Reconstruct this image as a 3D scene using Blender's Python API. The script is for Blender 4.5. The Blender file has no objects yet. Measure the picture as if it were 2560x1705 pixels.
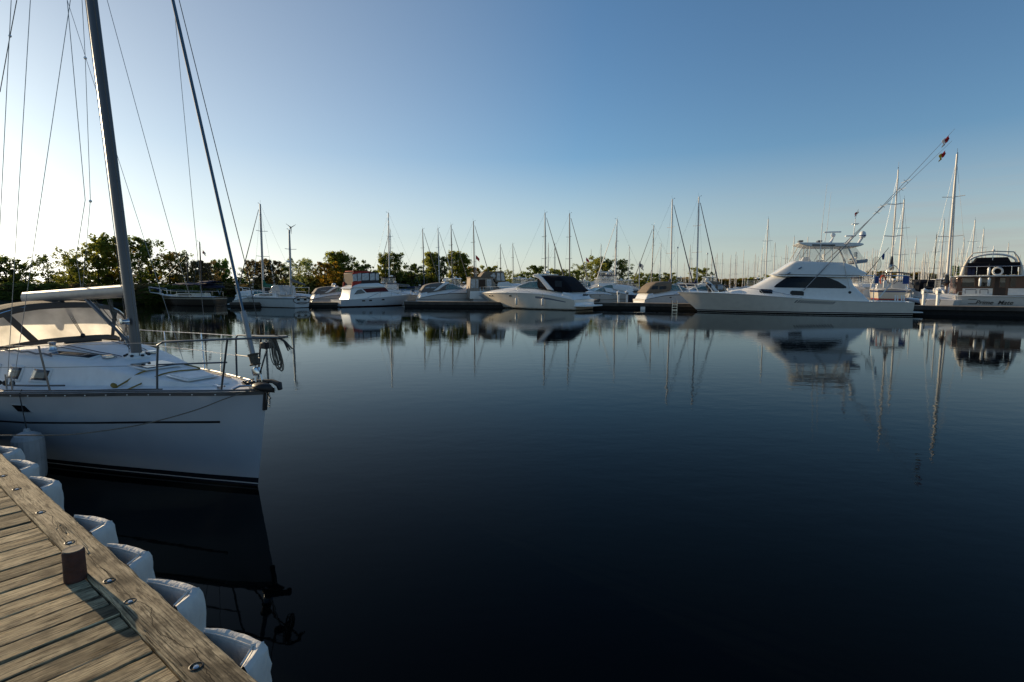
import bpy, math, random
from math import sin, cos, pi, radians, sqrt, atan2
from mathutils import Vector, Matrix, noise as mnoise
C = bpy.context.scene.collection
SC = bpy.context.scene

# ---------------------------------------------------------------- camera, sky, sun, exposure
FPX, CX, CY, EYE, PITCH = 1350.0, 1280.0, 852.5, 2.6, radians(5.94)
cam = bpy.data.cameras.new('camera'); cam.sensor_width = 36; cam.lens = 36*FPX/2560
cam.clip_start = 0.05; cam.clip_end = 9000
co = bpy.data.objects.new('camera', cam); C.objects.link(co)
co.location = (0, 0, EYE); co.rotation_euler = (pi/2-PITCH, 0, 0); SC.camera = co

SUN_AZ, SUN_EL = radians(-55), radians(12.8)          # azimuth from +Y, clockwise positive
sv = Vector((cos(SUN_EL)*sin(SUN_AZ), cos(SUN_EL)*cos(SUN_AZ), sin(SUN_EL)))
sl = bpy.data.lights.new('sun', 'SUN'); sl.energy = 5.0; sl.angle = radians(.5); sl.color = (1, .77, .48)
so = bpy.data.objects.new('sun', sl); C.objects.link(so); so.rotation_euler = sv.to_track_quat('Z', 'Y').to_euler()

W = bpy.data.worlds.new('World'); SC.world = W; W.use_nodes = True
wn = W.node_tree.nodes; wl = W.node_tree.links
bg = wn['Background']; bg.inputs['Strength'].default_value = .110
sky = wn.new('ShaderNodeTexSky'); sky.sky_type = 'NISHITA'; sky.sun_disc = False
sky.sun_elevation = SUN_EL; sky.sun_rotation = SUN_AZ
sky.air_density = 1.0; sky.dust_density = .42; sky.ozone_density = 1.0; sky.altitude = 100
# thin cloud streaks low over the horizon
tc = wn.new('ShaderNodeTexCoord'); sx = wn.new('ShaderNodeSeparateXYZ'); wl.new(tc.outputs['Generated'], sx.inputs[0])
def wmath(op, a, b=None, c=None, clamp=False):
    n = wn.new('ShaderNodeMath'); n.operation = op; n.use_clamp = clamp
    for i, v in enumerate((a, b, c)):
        if v is None: continue
        if isinstance(v, (int, float)): n.inputs[i].default_value = v
        else: wl.new(v, n.inputs[i])
    return n.outputs[0]
mp = wn.new('ShaderNodeMapping'); mp.inputs['Scale'].default_value = (2.2, 2.2, 42); wl.new(tc.outputs['Generated'], mp.inputs['Vector'])
cn = wn.new('ShaderNodeTexNoise'); cn.inputs['Scale'].default_value = 1.6; cn.inputs['Detail'].default_value = 6; cn.inputs['Roughness'].default_value = .55
wl.new(mp.outputs[0], cn.inputs['Vector'])
streak = wmath('MULTIPLY', wmath('SUBTRACT', cn.outputs['Fac'], .47), 5.0, clamp=True)
band = wmath('MULTIPLY', wmath('SUBTRACT', .19, sx.outputs['Z']), 8.0, clamp=True)
east = wmath('MULTIPLY', wmath('ADD', sx.outputs['X'], -.25), 2.0, clamp=True)
cfac = wmath('MULTIPLY', wmath('MULTIPLY', streak, band), wmath('MULTIPLY', east, .5))
mx = wn.new('ShaderNodeMix'); mx.data_type = 'RGBA'; wl.new(cfac, mx.inputs[0])
wl.new(sky.outputs[0], mx.inputs[6]); mx.inputs[7].default_value = (4.6, 3.5, 2.9, 1)
wb = wn.new('ShaderNodeMix'); wb.data_type = 'RGBA'; wb.blend_type = 'MULTIPLY'; wb.inputs[0].default_value = 1; wb.inputs[7].default_value = (.70, .885, 1.06, 1)
wl.new(mx.outputs[2], wb.inputs[6]); hz = wn.new('ShaderNodeMapRange'); hz.inputs[1].default_value = .0; hz.inputs[2].default_value = .22; hz.inputs[3].default_value = .35; hz.inputs[4].default_value = 1.06; wl.new(sx.outputs['Z'], hz.inputs[0])
dt = wn.new('ShaderNodeVectorMath'); dt.operation = 'DOT_PRODUCT'; wl.new(tc.outputs['Generated'], dt.inputs[0]); dt.inputs[1].default_value = tuple(sv)   # hazier air towards the sun
gl = wn.new('ShaderNodeMapRange'); gl.inputs[1].default_value = .50; gl.inputs[2].default_value = .93; gl.inputs[3].default_value = 1; gl.inputs[4].default_value = .62; wl.new(dt.outputs['Value'], gl.inputs[0])
hs = wn.new('ShaderNodeHueSaturation'); wl.new(wmath('MULTIPLY', hz.outputs[0], gl.outputs[0]), hs.inputs['Saturation']); wl.new(wmath('MULTIPLY_ADD', gl.outputs[0], .36, .64), hs.inputs['Value']); wl.new(wb.outputs[2], hs.inputs['Color']); wl.new(hs.outputs[0], bg.inputs['Color'])
SC.view_settings.view_transform = 'Standard'; SC.view_settings.look = 'None'
SC.view_settings.exposure = 0.27; SC.view_settings.gamma = 1.0
SC.cycles.max_bounces = 6; SC.cycles.transparent_max_bounces = 16; SC.cycles.caustics_reflective = False; SC.cycles.caustics_refractive = False
SC.cycles.use_denoising = True

# ---------------------------------------------------------------- helpers
def ray(px, py):
    u = (px-CX)/FPX; v = -(py-CY)/FPX
    return Vector((u, cos(PITCH)+v*sin(PITCH), -sin(PITCH)+v*cos(PITCH)))
def P(px, py, Y):
    d = ray(px, py); t = Y/d.y
    return Vector((d.x*t, Y, EYE+d.z*t))
def G(px, py, z=0.0):
    d = ray(px, py); t = (z-EYE)/d.z
    return Vector((d.x*t, d.y*t, z))
class Frame:                       # a thing's own axes: origin on the water, x forward, y to port
    def __init__(s, loc, ang): s.o = Vector((loc[0], loc[1], 0)); s.a = ang; s.f = Vector((cos(ang), sin(ang), 0)); s.l = Vector((-sin(ang), cos(ang), 0))
    def loc(s, w): d = w-s.o; return Vector((d.dot(s.f), d.dot(s.l), w.z))
    def at(s, px, py, y=0.0):      # where the line of sight meets the plane local y = y
        d = ray(px, py); c = Vector((0, 0, EYE)); t = (y-(c-s.o).dot(s.l))/d.dot(s.l)
        return s.loc(c+d*t)
    def az(s, px, py, z): return s.loc(G(px, py, z))
    def xz(s, pts, y): return [(q.x, q.z) for q in (s.at(a, b, y) for a, b in pts)]

def lerp(tab, x):
    if x <= tab[0][0]: return tab[0][1]
    for (a, va), (b, vb) in zip(tab, tab[1:]):
        if x <= b:
            t = (x-a)/(b-a); return va+(vb-va)*t
    return tab[-1][1]
def smo(tab, x):                   # smoother (catmull-rom) lookup
    n = len(tab)
    if x <= tab[0][0]: return tab[0][1]
    if x >= tab[-1][0]: return tab[-1][1]
    for i in range(n-1):
        if x <= tab[i+1][0]:
            x0, p1 = tab[i]; x1, p2 = tab[i+1]; t = (x-x0)/(x1-x0); h = x1-x0
            m1 = ((p2-tab[i-1][1])/(x1-tab[i-1][0]) if i else (p2-p1)/h)*h
            m2 = ((tab[i+2][1]-p1)/(tab[i+2][0]-x0) if i+2 < n else (p2-p1)/h)*h
            return (2*t**3-3*t*t+1)*p1+(t**3-2*t*t+t)*m1+(3*t*t-2*t**3)*p2+(t**3-t*t)*m2

class MB:
    def __init__(s): s.v = []; s.f = []
    def add(s, vs, fs):
        o = len(s.v); s.v += [tuple(v) for v in vs]; s.f += [tuple(i+o for i in f) for f in fs]; return s
    def box(s, c, d, M=None):
        x, y, z = d[0]/2, d[1]/2, d[2]/2
        vs = [Vector((i*x, j*y, k*z)) for i in (-1, 1) for j in (-1, 1) for k in (-1, 1)]
        if M: vs = [M @ v for v in vs]
        c = Vector(c)
        return s.add([v+c for v in vs], [(0, 1, 3, 2), (4, 6, 7, 5), (0, 4, 5, 1), (2, 3, 7, 6), (0, 2, 6, 4), (1, 5, 7, 3)])
    def loft(s, rings, closed=True, caps=True):
        n = len(rings[0]); vs = [p for r in rings for p in r]; fs = []
        for i in range(len(rings)-1):
            for j in range(n if closed else n-1):
                k = (j+1) % n; fs.append((i*n+j, i*n+k, (i+1)*n+k, (i+1)*n+j))
        if caps and closed: fs.append(tuple(range(n-1, -1, -1))); fs.append(tuple((len(rings)-1)*n+j for j in range(n)))
        return s.add(vs, fs)
    def tube(s, pts, r, n=6, caps=True, flat=1.0):
        pts = [Vector(p) for p in pts]; rs = r if isinstance(r, (list, tuple)) else [r]*len(pts); rings = []; up = None
        for i, p in enumerate(pts):
            t = (pts[min(i+1, len(pts)-1)]-pts[max(i-1, 0)]); t = t.normalized() if t.length > 1e-9 else Vector((0, 0, 1))
            if up is None:
                up = Vector((0, 0, 1)) if abs(t.z) < .9 else Vector((1, 0, 0))
            a = t.cross(up); a.normalize(); b = a.cross(t); up = b
            rings.append([p+a*cos(2*pi*k/n)*rs[i]+b*sin(2*pi*k/n)*rs[i]*flat for k in range(n)])
        return s.loft(rings, True, caps)
    def lathe(s, prof, c=(0, 0, 0), n=14, M=None):
        c = Vector(c); rings = []
        for r, z in prof:
            ring = [Vector((max(r, 1e-4)*cos(2*pi*k/n), max(r, 1e-4)*sin(2*pi*k/n), z)) for k in range(n)]
            rings.append([c+(M @ q if M else q) for q in ring])
        return s.loft(rings)
    def ball(s, c, r, n=12, m=8, sz=1.0):
        return s.lathe([(r*sin(pi*i/m), -r*sz*cos(pi*i/m)) for i in range(m+1)], c, n)
    def prism(s, poly, y0, y1):     # poly in local x,z between two y
        n = len(poly); vs = [(x, y0, z) for x, z in poly]+[(x, y1, z) for x, z in poly]
        return s.add(vs, [tuple(range(n)), tuple(range(2*n-1, n-1, -1))]+[(i, i+n, (i+1) % n+n, (i+1) % n) for i in range(n)])
    def grid(s, rows): return s.loft(rings=rows, closed=False, caps=False)

def build(name, mb, m, parent=None, smooth=35, bevel=0, solid=0, sub=0, loc=None, rot=None):
    me = bpy.data.meshes.new(name); me.from_pydata([tuple(v) for v in mb.v], [], mb.f); me.validate(); me.update()
    o = bpy.data.objects.new(name, me); C.objects.link(o); me.materials.append(m)
    if smooth:
        me.polygons.foreach_set('use_smooth', [True]*len(me.polygons)); me.set_sharp_from_angle(angle=radians(smooth))
    if parent is not None: o.parent = parent
    if loc is not None: o.location = loc
    if rot is not None: o.rotation_euler = rot
    if solid: md = o.modifiers.new('solid', 'SOLIDIFY'); md.thickness = solid; md.offset = 0
    if bevel: md = o.modifiers.new('bevel', 'BEVEL'); md.width = bevel; md.segments = 2; md.limit_method = 'ANGLE'; md.angle_limit = radians(30)
    if sub: md = o.modifiers.new('sub', 'SUBSURF'); md.levels = sub; md.render_levels = sub
    return o
def tag(o, label=None, cat=None, group=None, kind=None):
    for k, v in (('label', label), ('category', cat), ('group', group), ('kind', kind)):
        if v: o[k] = v
    return o
def empty(name, label, cat, loc=(0, 0, 0), rz=0, group=None):
    o = bpy.data.objects.new(name, None); C.objects.link(o); o.location = loc; o.rotation_euler = (0, 0, rz); o.empty_display_size = .3
    return tag(o, label, cat, group)
def recalc(mb):
    import bmesh
    bm = bmesh.new(); vs = [bm.verts.new(v) for v in mb.v]
    for f in mb.f:
        try: bm.faces.new([vs[i] for i in f])
        except ValueError: pass
    bmesh.ops.remove_doubles(bm, verts=bm.verts, dist=1e-4); bmesh.ops.recalc_face_normals(bm, faces=bm.faces)
    bm.verts.index_update(); o = MB(); o.v = [tuple(v.co) for v in bm.verts]; o.f = [tuple(v.index for v in f.verts) for f in bm.faces]; bm.free(); return o

KIDS = {}
def children(o): return [c for c in C.objects if c.parent is o]
def copy_tree(o, parent=None, cache={}):
    c = o.copy(); C.objects.link(c)
    if parent is not None: c.parent = parent
    for ch in kids(o): copy_tree(ch, c)
    return c
def kids(o):
    if o.name not in KIDS: KIDS[o.name] = list(o.children)
    return KIDS[o.name]

# ---------------------------------------------------------------- materials
def mat(name, col, rough=.5, metal=0, var=.12, scale=6, bump=0, bscale=40, coat=0, trans=0, stretch=None, spec=None, alpha=1, translucent=0, ior=1.45):
    m = bpy.data.materials.new(name); m.use_nodes = True; nt = m.node_tree; n = nt.nodes; l = nt.links
    b = n['Principled BSDF']; b.inputs['Roughness'].default_value = rough; b.inputs['Metallic'].default_value = metal
    b.inputs['Coat Weight'].default_value = coat; b.inputs['Coat Roughness'].default_value = .08; b.inputs['Transmission Weight'].default_value = trans; b.inputs['IOR'].default_value = ior
    if spec is not None: b.inputs['Specular IOR Level'].default_value = spec
    tcn = n.new('ShaderNodeTexCoord'); mpn = n.new('ShaderNodeMapping'); l.new(tcn.outputs['Object'], mpn.inputs[0])
    if stretch: mpn.inputs['Scale'].default_value = stretch
    ns = n.new('ShaderNodeTexNoise'); ns.inputs['Scale'].default_value = scale; ns.inputs['Detail'].default_value = 5; l.new(mpn.outputs[0], ns.inputs['Vector'])
    cr = n.new('ShaderNodeMapRange'); cr.inputs[1].default_value = .3; cr.inputs[2].default_value = .7; cr.inputs[3].default_value = 1-var; cr.inputs[4].default_value = 1+var*.6; l.new(ns.outputs['Fac'], cr.inputs[0])
    hs = n.new('ShaderNodeHueSaturation'); hs.inputs['Color'].default_value = (*col, 1); l.new(cr.outputs[0], hs.inputs['Value'])
    l.new(hs.outputs[0], b.inputs['Base Color'])
    if bump:
        n2 = n.new('ShaderNodeTexNoise'); n2.inputs['Scale'].default_value = bscale; n2.inputs['Detail'].default_value = 4; l.new(mpn.outputs[0], n2.inputs['Vector'])
        bp = n.new('ShaderNodeBump'); bp.inputs['Strength'].default_value = bump; bp.inputs['Distance'].default_value = .02; l.new(n2.outputs['Fac'], bp.inputs['Height']); l.new(bp.outputs[0], b.inputs['Normal'])
    if translucent:
        tr = n.new('ShaderNodeBsdfTranslucent'); l.new(hs.outputs[0], tr.inputs[0]); ms = n.new('ShaderNodeMixShader'); ms.inputs[0].default_value = translucent
        l.new(b.outputs[0], ms.inputs[1]); l.new(tr.outputs[0], ms.inputs[2]); l.new(ms.outputs[0], n['Material Output'].inputs[0])
    if alpha < 1:
        out = n['Material Output']; cur = out.inputs[0].links[0].from_socket
        tp = n.new('ShaderNodeBsdfTransparent'); ms = n.new('ShaderNodeMixShader'); ms.inputs[0].default_value = alpha
        l.new(tp.outputs[0], ms.inputs[1]); l.new(cur, ms.inputs[2]); l.new(ms.outputs[0], out.inputs[0])
    return m
def hullmat(name, col, bands, rough=.22):      # paint bands: (z0, z1, colour) above the waterline
    m = mat(name, col, rough, coat=.6, var=.06, scale=2); n = m.node_tree.nodes; l = m.node_tree.links; b = n['Principled BSDF']
    cur = b.inputs['Base Color'].links[0].from_socket; tcn = n.new('ShaderNodeTexCoord'); sp = n.new('ShaderNodeSeparateXYZ'); l.new(tcn.outputs['Object'], sp.inputs[0])
    for z0, z1, c in bands:
        a = n.new('ShaderNodeMath'); a.operation = 'GREATER_THAN'; a.inputs[1].default_value = z0; l.new(sp.outputs[2], a.inputs[0])
        d = n.new('ShaderNodeMath'); d.operation = 'LESS_THAN'; d.inputs[1].default_value = z1; l.new(sp.outputs[2], d.inputs[0])
        e = n.new('ShaderNodeMath'); e.operation = 'MULTIPLY'; l.new(a.outputs[0], e.inputs[0]); l.new(d.outputs[0], e.inputs[1])
        x = n.new('ShaderNodeMix'); x.data_type = 'RGBA'; l.new(e.outputs[0], x.inputs[0]); l.new(cur, x.inputs[6]); x.inputs[7].default_value = (*c, 1); cur = x.outputs[2]
    l.new(cur, b.inputs['Base Color']); return m
def foliage(name, col, col2, tl=.35):
    m = bpy.data.materials.new(name); m.use_nodes = True; n = m.node_tree.nodes; l = m.node_tree.links; b = n['Principled BSDF']
    g = n.new('ShaderNodeNewGeometry'); x = n.new('ShaderNodeMix'); x.data_type = 'RGBA'; x.inputs[6].default_value = (*col, 1); x.inputs[7].default_value = (*col2, 1)
    tcn = n.new('ShaderNodeTexCoord'); ns = n.new('ShaderNodeTexNoise'); ns.inputs['Scale'].default_value = .45; ns.inputs['Detail'].default_value = 2; l.new(tcn.outputs['Object'], ns.inputs['Vector'])
    a = n.new('ShaderNodeMath'); a.operation = 'MULTIPLY_ADD'; l.new(g.outputs['Random Per Island'], a.inputs[0]); a.inputs[1].default_value = .5
    r = n.new('ShaderNodeMapRange'); r.inputs[1].default_value = .35; r.inputs[2].default_value = .65; r.inputs[3].default_value = -.15; r.inputs[4].default_value = .65; l.new(ns.outputs['Fac'], r.inputs[0]); l.new(r.outputs[0], a.inputs[2]); a.use_clamp = True
    l.new(a.outputs[0], x.inputs[0]); l.new(x.outputs[2], b.inputs['Base Color']); b.inputs['Roughness'].default_value = .6; b.inputs['Specular IOR Level'].default_value = .25
    t = n.new('ShaderNodeBsdfTranslucent'); l.new(x.outputs[2], t.inputs[0]); ms = n.new('ShaderNodeMixShader'); ms.inputs[0].default_value = tl
    l.new(b.outputs[0], ms.inputs[1]); l.new(t.outputs[0], ms.inputs[2]); l.new(ms.outputs[0], n['Material Output'].inputs[0]); return m
M = {}
M['white'] = mat('white_gelcoat', (.72, .72, .70), .3, coat=.4, var=.05, scale=3)
M['cream'] = mat('cream_gelcoat', (.62, .56, .46), .35, coat=.3, var=.06, scale=3)
M['deck'] = mat('nonskid_deck', (.76, .75, .74), .5, var=.08, scale=5, bump=.25, bscale=160)
M['alu'] = mat('anodised_aluminium', (.10, .105, .115), .42, metal=.5, var=.12, scale=3, stretch=(1, 1, .1))
M['steel'] = mat('polished_steel', (.55, .56, .58), .18, metal=1, var=.08)
M['whitemetal'] = mat('painted_mast', (.62, .6, .56), .35, var=.08, scale=2)
M['glass'] = mat('tinted_glass', (.012, .015, .02), .06, spec=.7, var=.2)
M['darkglass'] = mat('smoked_glass', (.008, .009, .012), .25, spec=.35, var=.2)
M['teal'] = mat('teal_windshield', (.05, .16, .17), .06, spec=.9, alpha=.75)
M['black'] = mat('black_canvas', (.007, .007, .010), .8, var=.3, scale=3, bump=.3, bscale=12, spec=.2)
M['navy'] = mat('navy_canvas', (.008, .014, .05), .8, var=.25, scale=3, bump=.3, bscale=10)
M['blue'] = mat('blue_canvas', (.02, .06, .22), .75, var=.2, bump=.3, bscale=10)
M['green'] = mat('green_canvas', (.01, .12, .07), .75, var=.2, bump=.3, bscale=10)
M['red'] = mat('red_canvas', (.42, .035, .02), .75, var=.15, bump=.3, bscale=8)
M['tan'] = mat('tan_canvas', (.17, .13, .09), .85, var=.2, bump=.3, bscale=8)
M['greycanvas'] = mat('grey_canvas', (.15, .14, .13), .85, var=.2, bump=.3, bscale=8)
M['vinyl'] = mat('clear_vinyl', (.50, .52, .53), .12, var=.35, scale=4, bump=.35, bscale=5, alpha=.78, spec=.6)
M['clear'] = mat('clear_panel', (.5, .52, .54), .08, var=.2, alpha=.22, spec=.8)
M['rubber'] = mat('black_rubber', (.012, .012, .013), .55, var=.2)
M['rope'] = mat('grey_rope', (.16, .145, .12), .9, var=.3, scale=60, bump=.6, bscale=120)
M['wire'] = mat('steel_wire', (.20, .21, .22), .4, metal=.6, var=.1)
M['teak'] = mat('varnished_teak', (.09, .028, .012), .3, coat=.4, var=.3, scale=4, stretch=(1, 8, 8))
M['darkpaint'] = mat('dark_paint', (.012, .014, .018), .3, var=.15)
M['flagred'] = mat('red_flag_cloth', (.45, .03, .03), .8, translucent=.3)
M['flagwhite'] = mat('white_flag_cloth', (.7, .7, .68), .8, translucent=.3)
M['flagyellow'] = mat('yellow_flag_cloth', (.5, .38, .03), .8, translucent=.3)
M['buff'] = mat('fender_vinyl', (.66, .64, .6), .4, var=.08)
M['orange'] = mat('orange_plastic', (.55, .08, .03), .5)
# ---------------------------------------------------------------- water
def water():
    m = bpy.data.materials.new('calm_harbour_water'); m.use_nodes = True; n = m.node_tree.nodes; l = m.node_tree.links
    n.remove(n['Principled BSDF'])
    tcn = n.new('ShaderNodeTexCoord')
    def nz(sc, det, st=(1, 1, 1), rot=0):
        mpn = n.new('ShaderNodeMapping'); mpn.inputs['Scale'].default_value = st; mpn.inputs['Rotation'].default_value = (0, 0, rot); l.new(tcn.outputs['Object'], mpn.inputs[0])
        x = n.new('ShaderNodeTexNoise'); x.inputs['Scale'].default_value = sc; x.inputs['Detail'].default_value = det; l.new(mpn.outputs[0], x.inputs['Vector']); return x.outputs['Fac']
    fine = nz(5.5, 3, (1, 1.5, 1), .3); mid = nz(1.3, 2, (1, 1.8, 1), -.2); breeze = nz(.045, 2, (1, 2.4, 1), .1)
    br = n.new('ShaderNodeMapRange'); l.new(breeze, br.inputs[0]); br.inputs[1].default_value = .35; br.inputs[2].default_value = .65; br.inputs[3].default_value = .15; br.inputs[4].default_value = 1.5
    def mth(op, a, b):
        x = n.new('ShaderNodeMath'); x.operation = op
        for i, v in enumerate((a, b)):
            if isinstance(v, (int, float)): x.inputs[i].default_value = v
            else: l.new(v, x.inputs[i])
        return x.outputs[0]
    h = mth('MULTIPLY', mth('ADD', mth('MULTIPLY', fine, .0010), mth('MULTIPLY', mid, .0034)), br.outputs[0])
    bp = n.new('ShaderNodeBump'); bp.inputs['Strength'].default_value = 1; bp.inputs['Distance'].default_value = 1; l.new(h, bp.inputs['Height'])
    d = n.new('ShaderNodeBsdfDiffuse'); d.inputs[0].default_value = (.0010, .0016, .0018, 1)
    g = n.new('ShaderNodeBsdfGlossy'); g.inputs['Roughness'].default_value = .025; g.inputs[0].default_value = (.90, .97, 1, 1); l.new(bp.outputs[0], g.inputs['Normal'])
    f = n.new('ShaderNodeFresnel'); f.inputs[0].default_value = 1.112; l.new(bp.outputs[0], f.inputs['Normal'])
    ms = n.new('ShaderNodeMixShader'); l.new(f.outputs[0], ms.inputs[0]); l.new(d.outputs[0], ms.inputs[1]); l.new(g.outputs[0], ms.inputs[2]); l.new(ms.outputs[0], n['Material Output'].inputs[0])
    S = 4500; mb = MB().add([(-S, -S, 0), (S, -S, 0), (S, S, 0), (-S, S, 0)], [(0, 1, 2, 3)])
    tag(build('water', mb, m, smooth=0), 'calm dark blue harbour water mirroring the boats and sky', 'water', kind='structure')
water()
# shore behind the moored boats
def shore():
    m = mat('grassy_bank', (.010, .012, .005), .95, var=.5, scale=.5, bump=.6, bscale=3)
    front = [(-320, 52), (-150, 60), (-60, 70), (-42, 73.5), (-33, 80), (-20, 88), (0, 104), (24, 128), (60, 190), (110, 300), (190, 420), (700, 470)]
    rows = [[Vector((x, y, -.4)) for x, y in front], [Vector((x, y+.9, .35)) for x, y in front], [Vector((x, y+4, .8)) for x, y in front], [Vector((x*1.6, y+60, 1.1)) for x, y in front], [Vector((x*4, 1500, 1.2)) for x, y in front]]
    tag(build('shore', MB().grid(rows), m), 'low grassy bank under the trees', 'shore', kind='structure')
shore()

# ---------------------------------------------------------------- wooden dock in the foreground
ED = Vector((.791, -.612, 0)).normalized(); EN = Vector((ED.y*-1, ED.x, 0))       # along the edge, outward over the water
DZ = .9; DO = G(0, 1130, DZ)                                        # a point on the outer top edge
DANG = atan2(ED.y, ED.x)
def dock_xy(s, t, z): return DO+ED*s+EN*t+Vector((0, 0, z-DZ))
def wood(name, along, c0, c1, c2, grain=34):
    m = bpy.data.materials.new(name); m.use_nodes = True; n = m.node_tree.nodes; l = m.node_tree.links; b = n['Principled BSDF']; b.inputs['Roughness'].default_value = .82; b.inputs['Specular IOR Level'].default_value = .08
    tcn = n.new('ShaderNodeTexCoord'); geo = n.new('ShaderNodeNewGeometry')
    off = n.new('ShaderNodeVectorMath'); off.operation = 'MULTIPLY_ADD'; l.new(geo.outputs['Random Per Island'], off.inputs[0]); off.inputs[1].default_value = (37, 53, 11); l.new(tcn.outputs['Object'], off.inputs[2])
    def nz(scale, st, det=6, rough=.6, dist=0):
        mpn = n.new('ShaderNodeMapping'); mpn.inputs['Scale'].default_value = st; l.new(off.outputs[0], mpn.inputs[0])
        x = n.new('ShaderNodeTexNoise'); x.inputs['Scale'].default_value = scale; x.inputs['Detail'].default_value = det; x.inputs['Roughness'].default_value = rough; x.inputs['Distortion'].default_value = dist; l.new(mpn.outputs[0], x.inputs['Vector']); return x.outputs['Fac']
    st = (.03, 1, 1) if along == 'x' else (1, .03, 1); stl = (.16, 1, 1) if along == 'x' else (1, .16, 1)
    g1 = nz(grain*4.5, st, 8, .72); g2 = nz(grain*.45, stl, 5, .6, .6); blot = nz(2.6, (1, 1, 1), 4)
    def mr(x, a, b_, c=0, d=1):
        r = n.new('ShaderNodeMapRange'); r.inputs[1].default_value = a; r.inputs[2].default_value = b_; r.inputs[3].default_value = c; r.inputs[4].default_value = d; l.new(x, r.inputs[0]); return r.outputs[0]
    def mixc(f, a, c):
        x = n.new('ShaderNodeMix'); x.data_type = 'RGBA'; l.new(f, x.inputs[0])
        for s_, v in ((6, a), (7, c)):
            if isinstance(v, tuple): x.inputs[s_].default_value = (*v, 1)
            else: l.new(v, x.inputs[s_])
        return x.outputs[2]
    col = mixc(mr(g2, .35, .65), c1, c0); col = mixc(mr(g1, .38, .52, .9, 0), col, c2); col = mixc(mr(nz(grain*.9, stl, 7, .75, .3), .5, .62, 0, .8), col, c2); col = mixc(mr(blot, .5, .64, 0, .7), col, c2)
    if along == 'x':       # one long wandering split down the beam
        sp = n.new('ShaderNodeSeparateXYZ'); l.new(tcn.outputs['Object'], sp.inputs[0]); n1 = n.new('ShaderNodeTexNoise'); n1.noise_dimensions = '1D'; n1.inputs['Scale'].default_value = 3.2; n1.inputs['Detail'].default_value = 6; l.new(sp.outputs[0], n1.inputs['W'])
        e1 = n.new('ShaderNodeMath'); e1.operation = 'MULTIPLY_ADD'; e1.inputs[1].default_value = .11; e1.inputs[2].default_value = -.115-.055; l.new(n1.outputs['Fac'], e1.inputs[0])
        e2 = n.new('ShaderNodeMath'); e2.operation = 'SUBTRACT'; l.new(sp.outputs[1], e2.inputs[0]); l.new(e1.outputs[0], e2.inputs[1]); e3 = n.new('ShaderNodeMath'); e3.operation = 'ABSOLUTE'; l.new(e2.outputs[0], e3.inputs[0])
        col = mixc(mr(e3.outputs[0], .0008, .0032, .95, 0), col, (.012, .009, .006))
    # worn knots and dark stains near some boards' ends
    vo = n.new('ShaderNodeTexVoronoi'); vo.inputs['Scale'].default_value = 3.3; vm = n.new('ShaderNodeMapping'); vm.inputs['Scale'].default_value = (.5, 1, 1) if along == 'x' else (1, .5, 1); l.new(off.outputs[0], vm.inputs[0]); l.new(vm.outputs[0], vo.inputs['Vector'])
    col = mixc(mr(vo.outputs['Distance'], .04, .14, .85, 0), col, (c2[0]*.5, c2[1]*.5, c2[2]*.5))
    tone = n.new('ShaderNodeHueSaturation'); l.new(mr(geo.outputs['Random Per Island'], 0, 1, .62, 1.2), tone.inputs['Value']); l.new(col, tone.inputs['Color']); l.new(tone.outputs[0], b.inputs['Base Color'])
    # split lines along the grain
    cr = nz(grain*.28, (.035, 1, 1) if along == 'x' else (1, .035, 1), 3, .5, 1.2)
    crk = n.new('ShaderNodeMath'); crk.operation = 'ABSOLUTE'; s1 = n.new('ShaderNodeMath'); s1.operation = 'SUBTRACT'; s1.inputs[1].default_value = .5; l.new(cr, s1.inputs[0]); l.new(s1.outputs[0], crk.inputs[0])
    ck = mr(crk.outputs[0], 0, .006, 0, 1)
    ad = n.new('ShaderNodeMath'); ad.operation = 'MULTIPLY_ADD'; ad.inputs[1].default_value = .35; l.new(g1, ad.inputs[0]); l.new(ck, ad.inputs[2])
    bp = n.new('ShaderNodeBump'); bp.inputs['Strength'].default_value = 1; bp.inputs['Distance'].default_value = .010; l.new(ad.outputs[0], bp.inputs['Height']); l.new(bp.outputs[0], b.inputs['Normal'])
    return m
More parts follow.
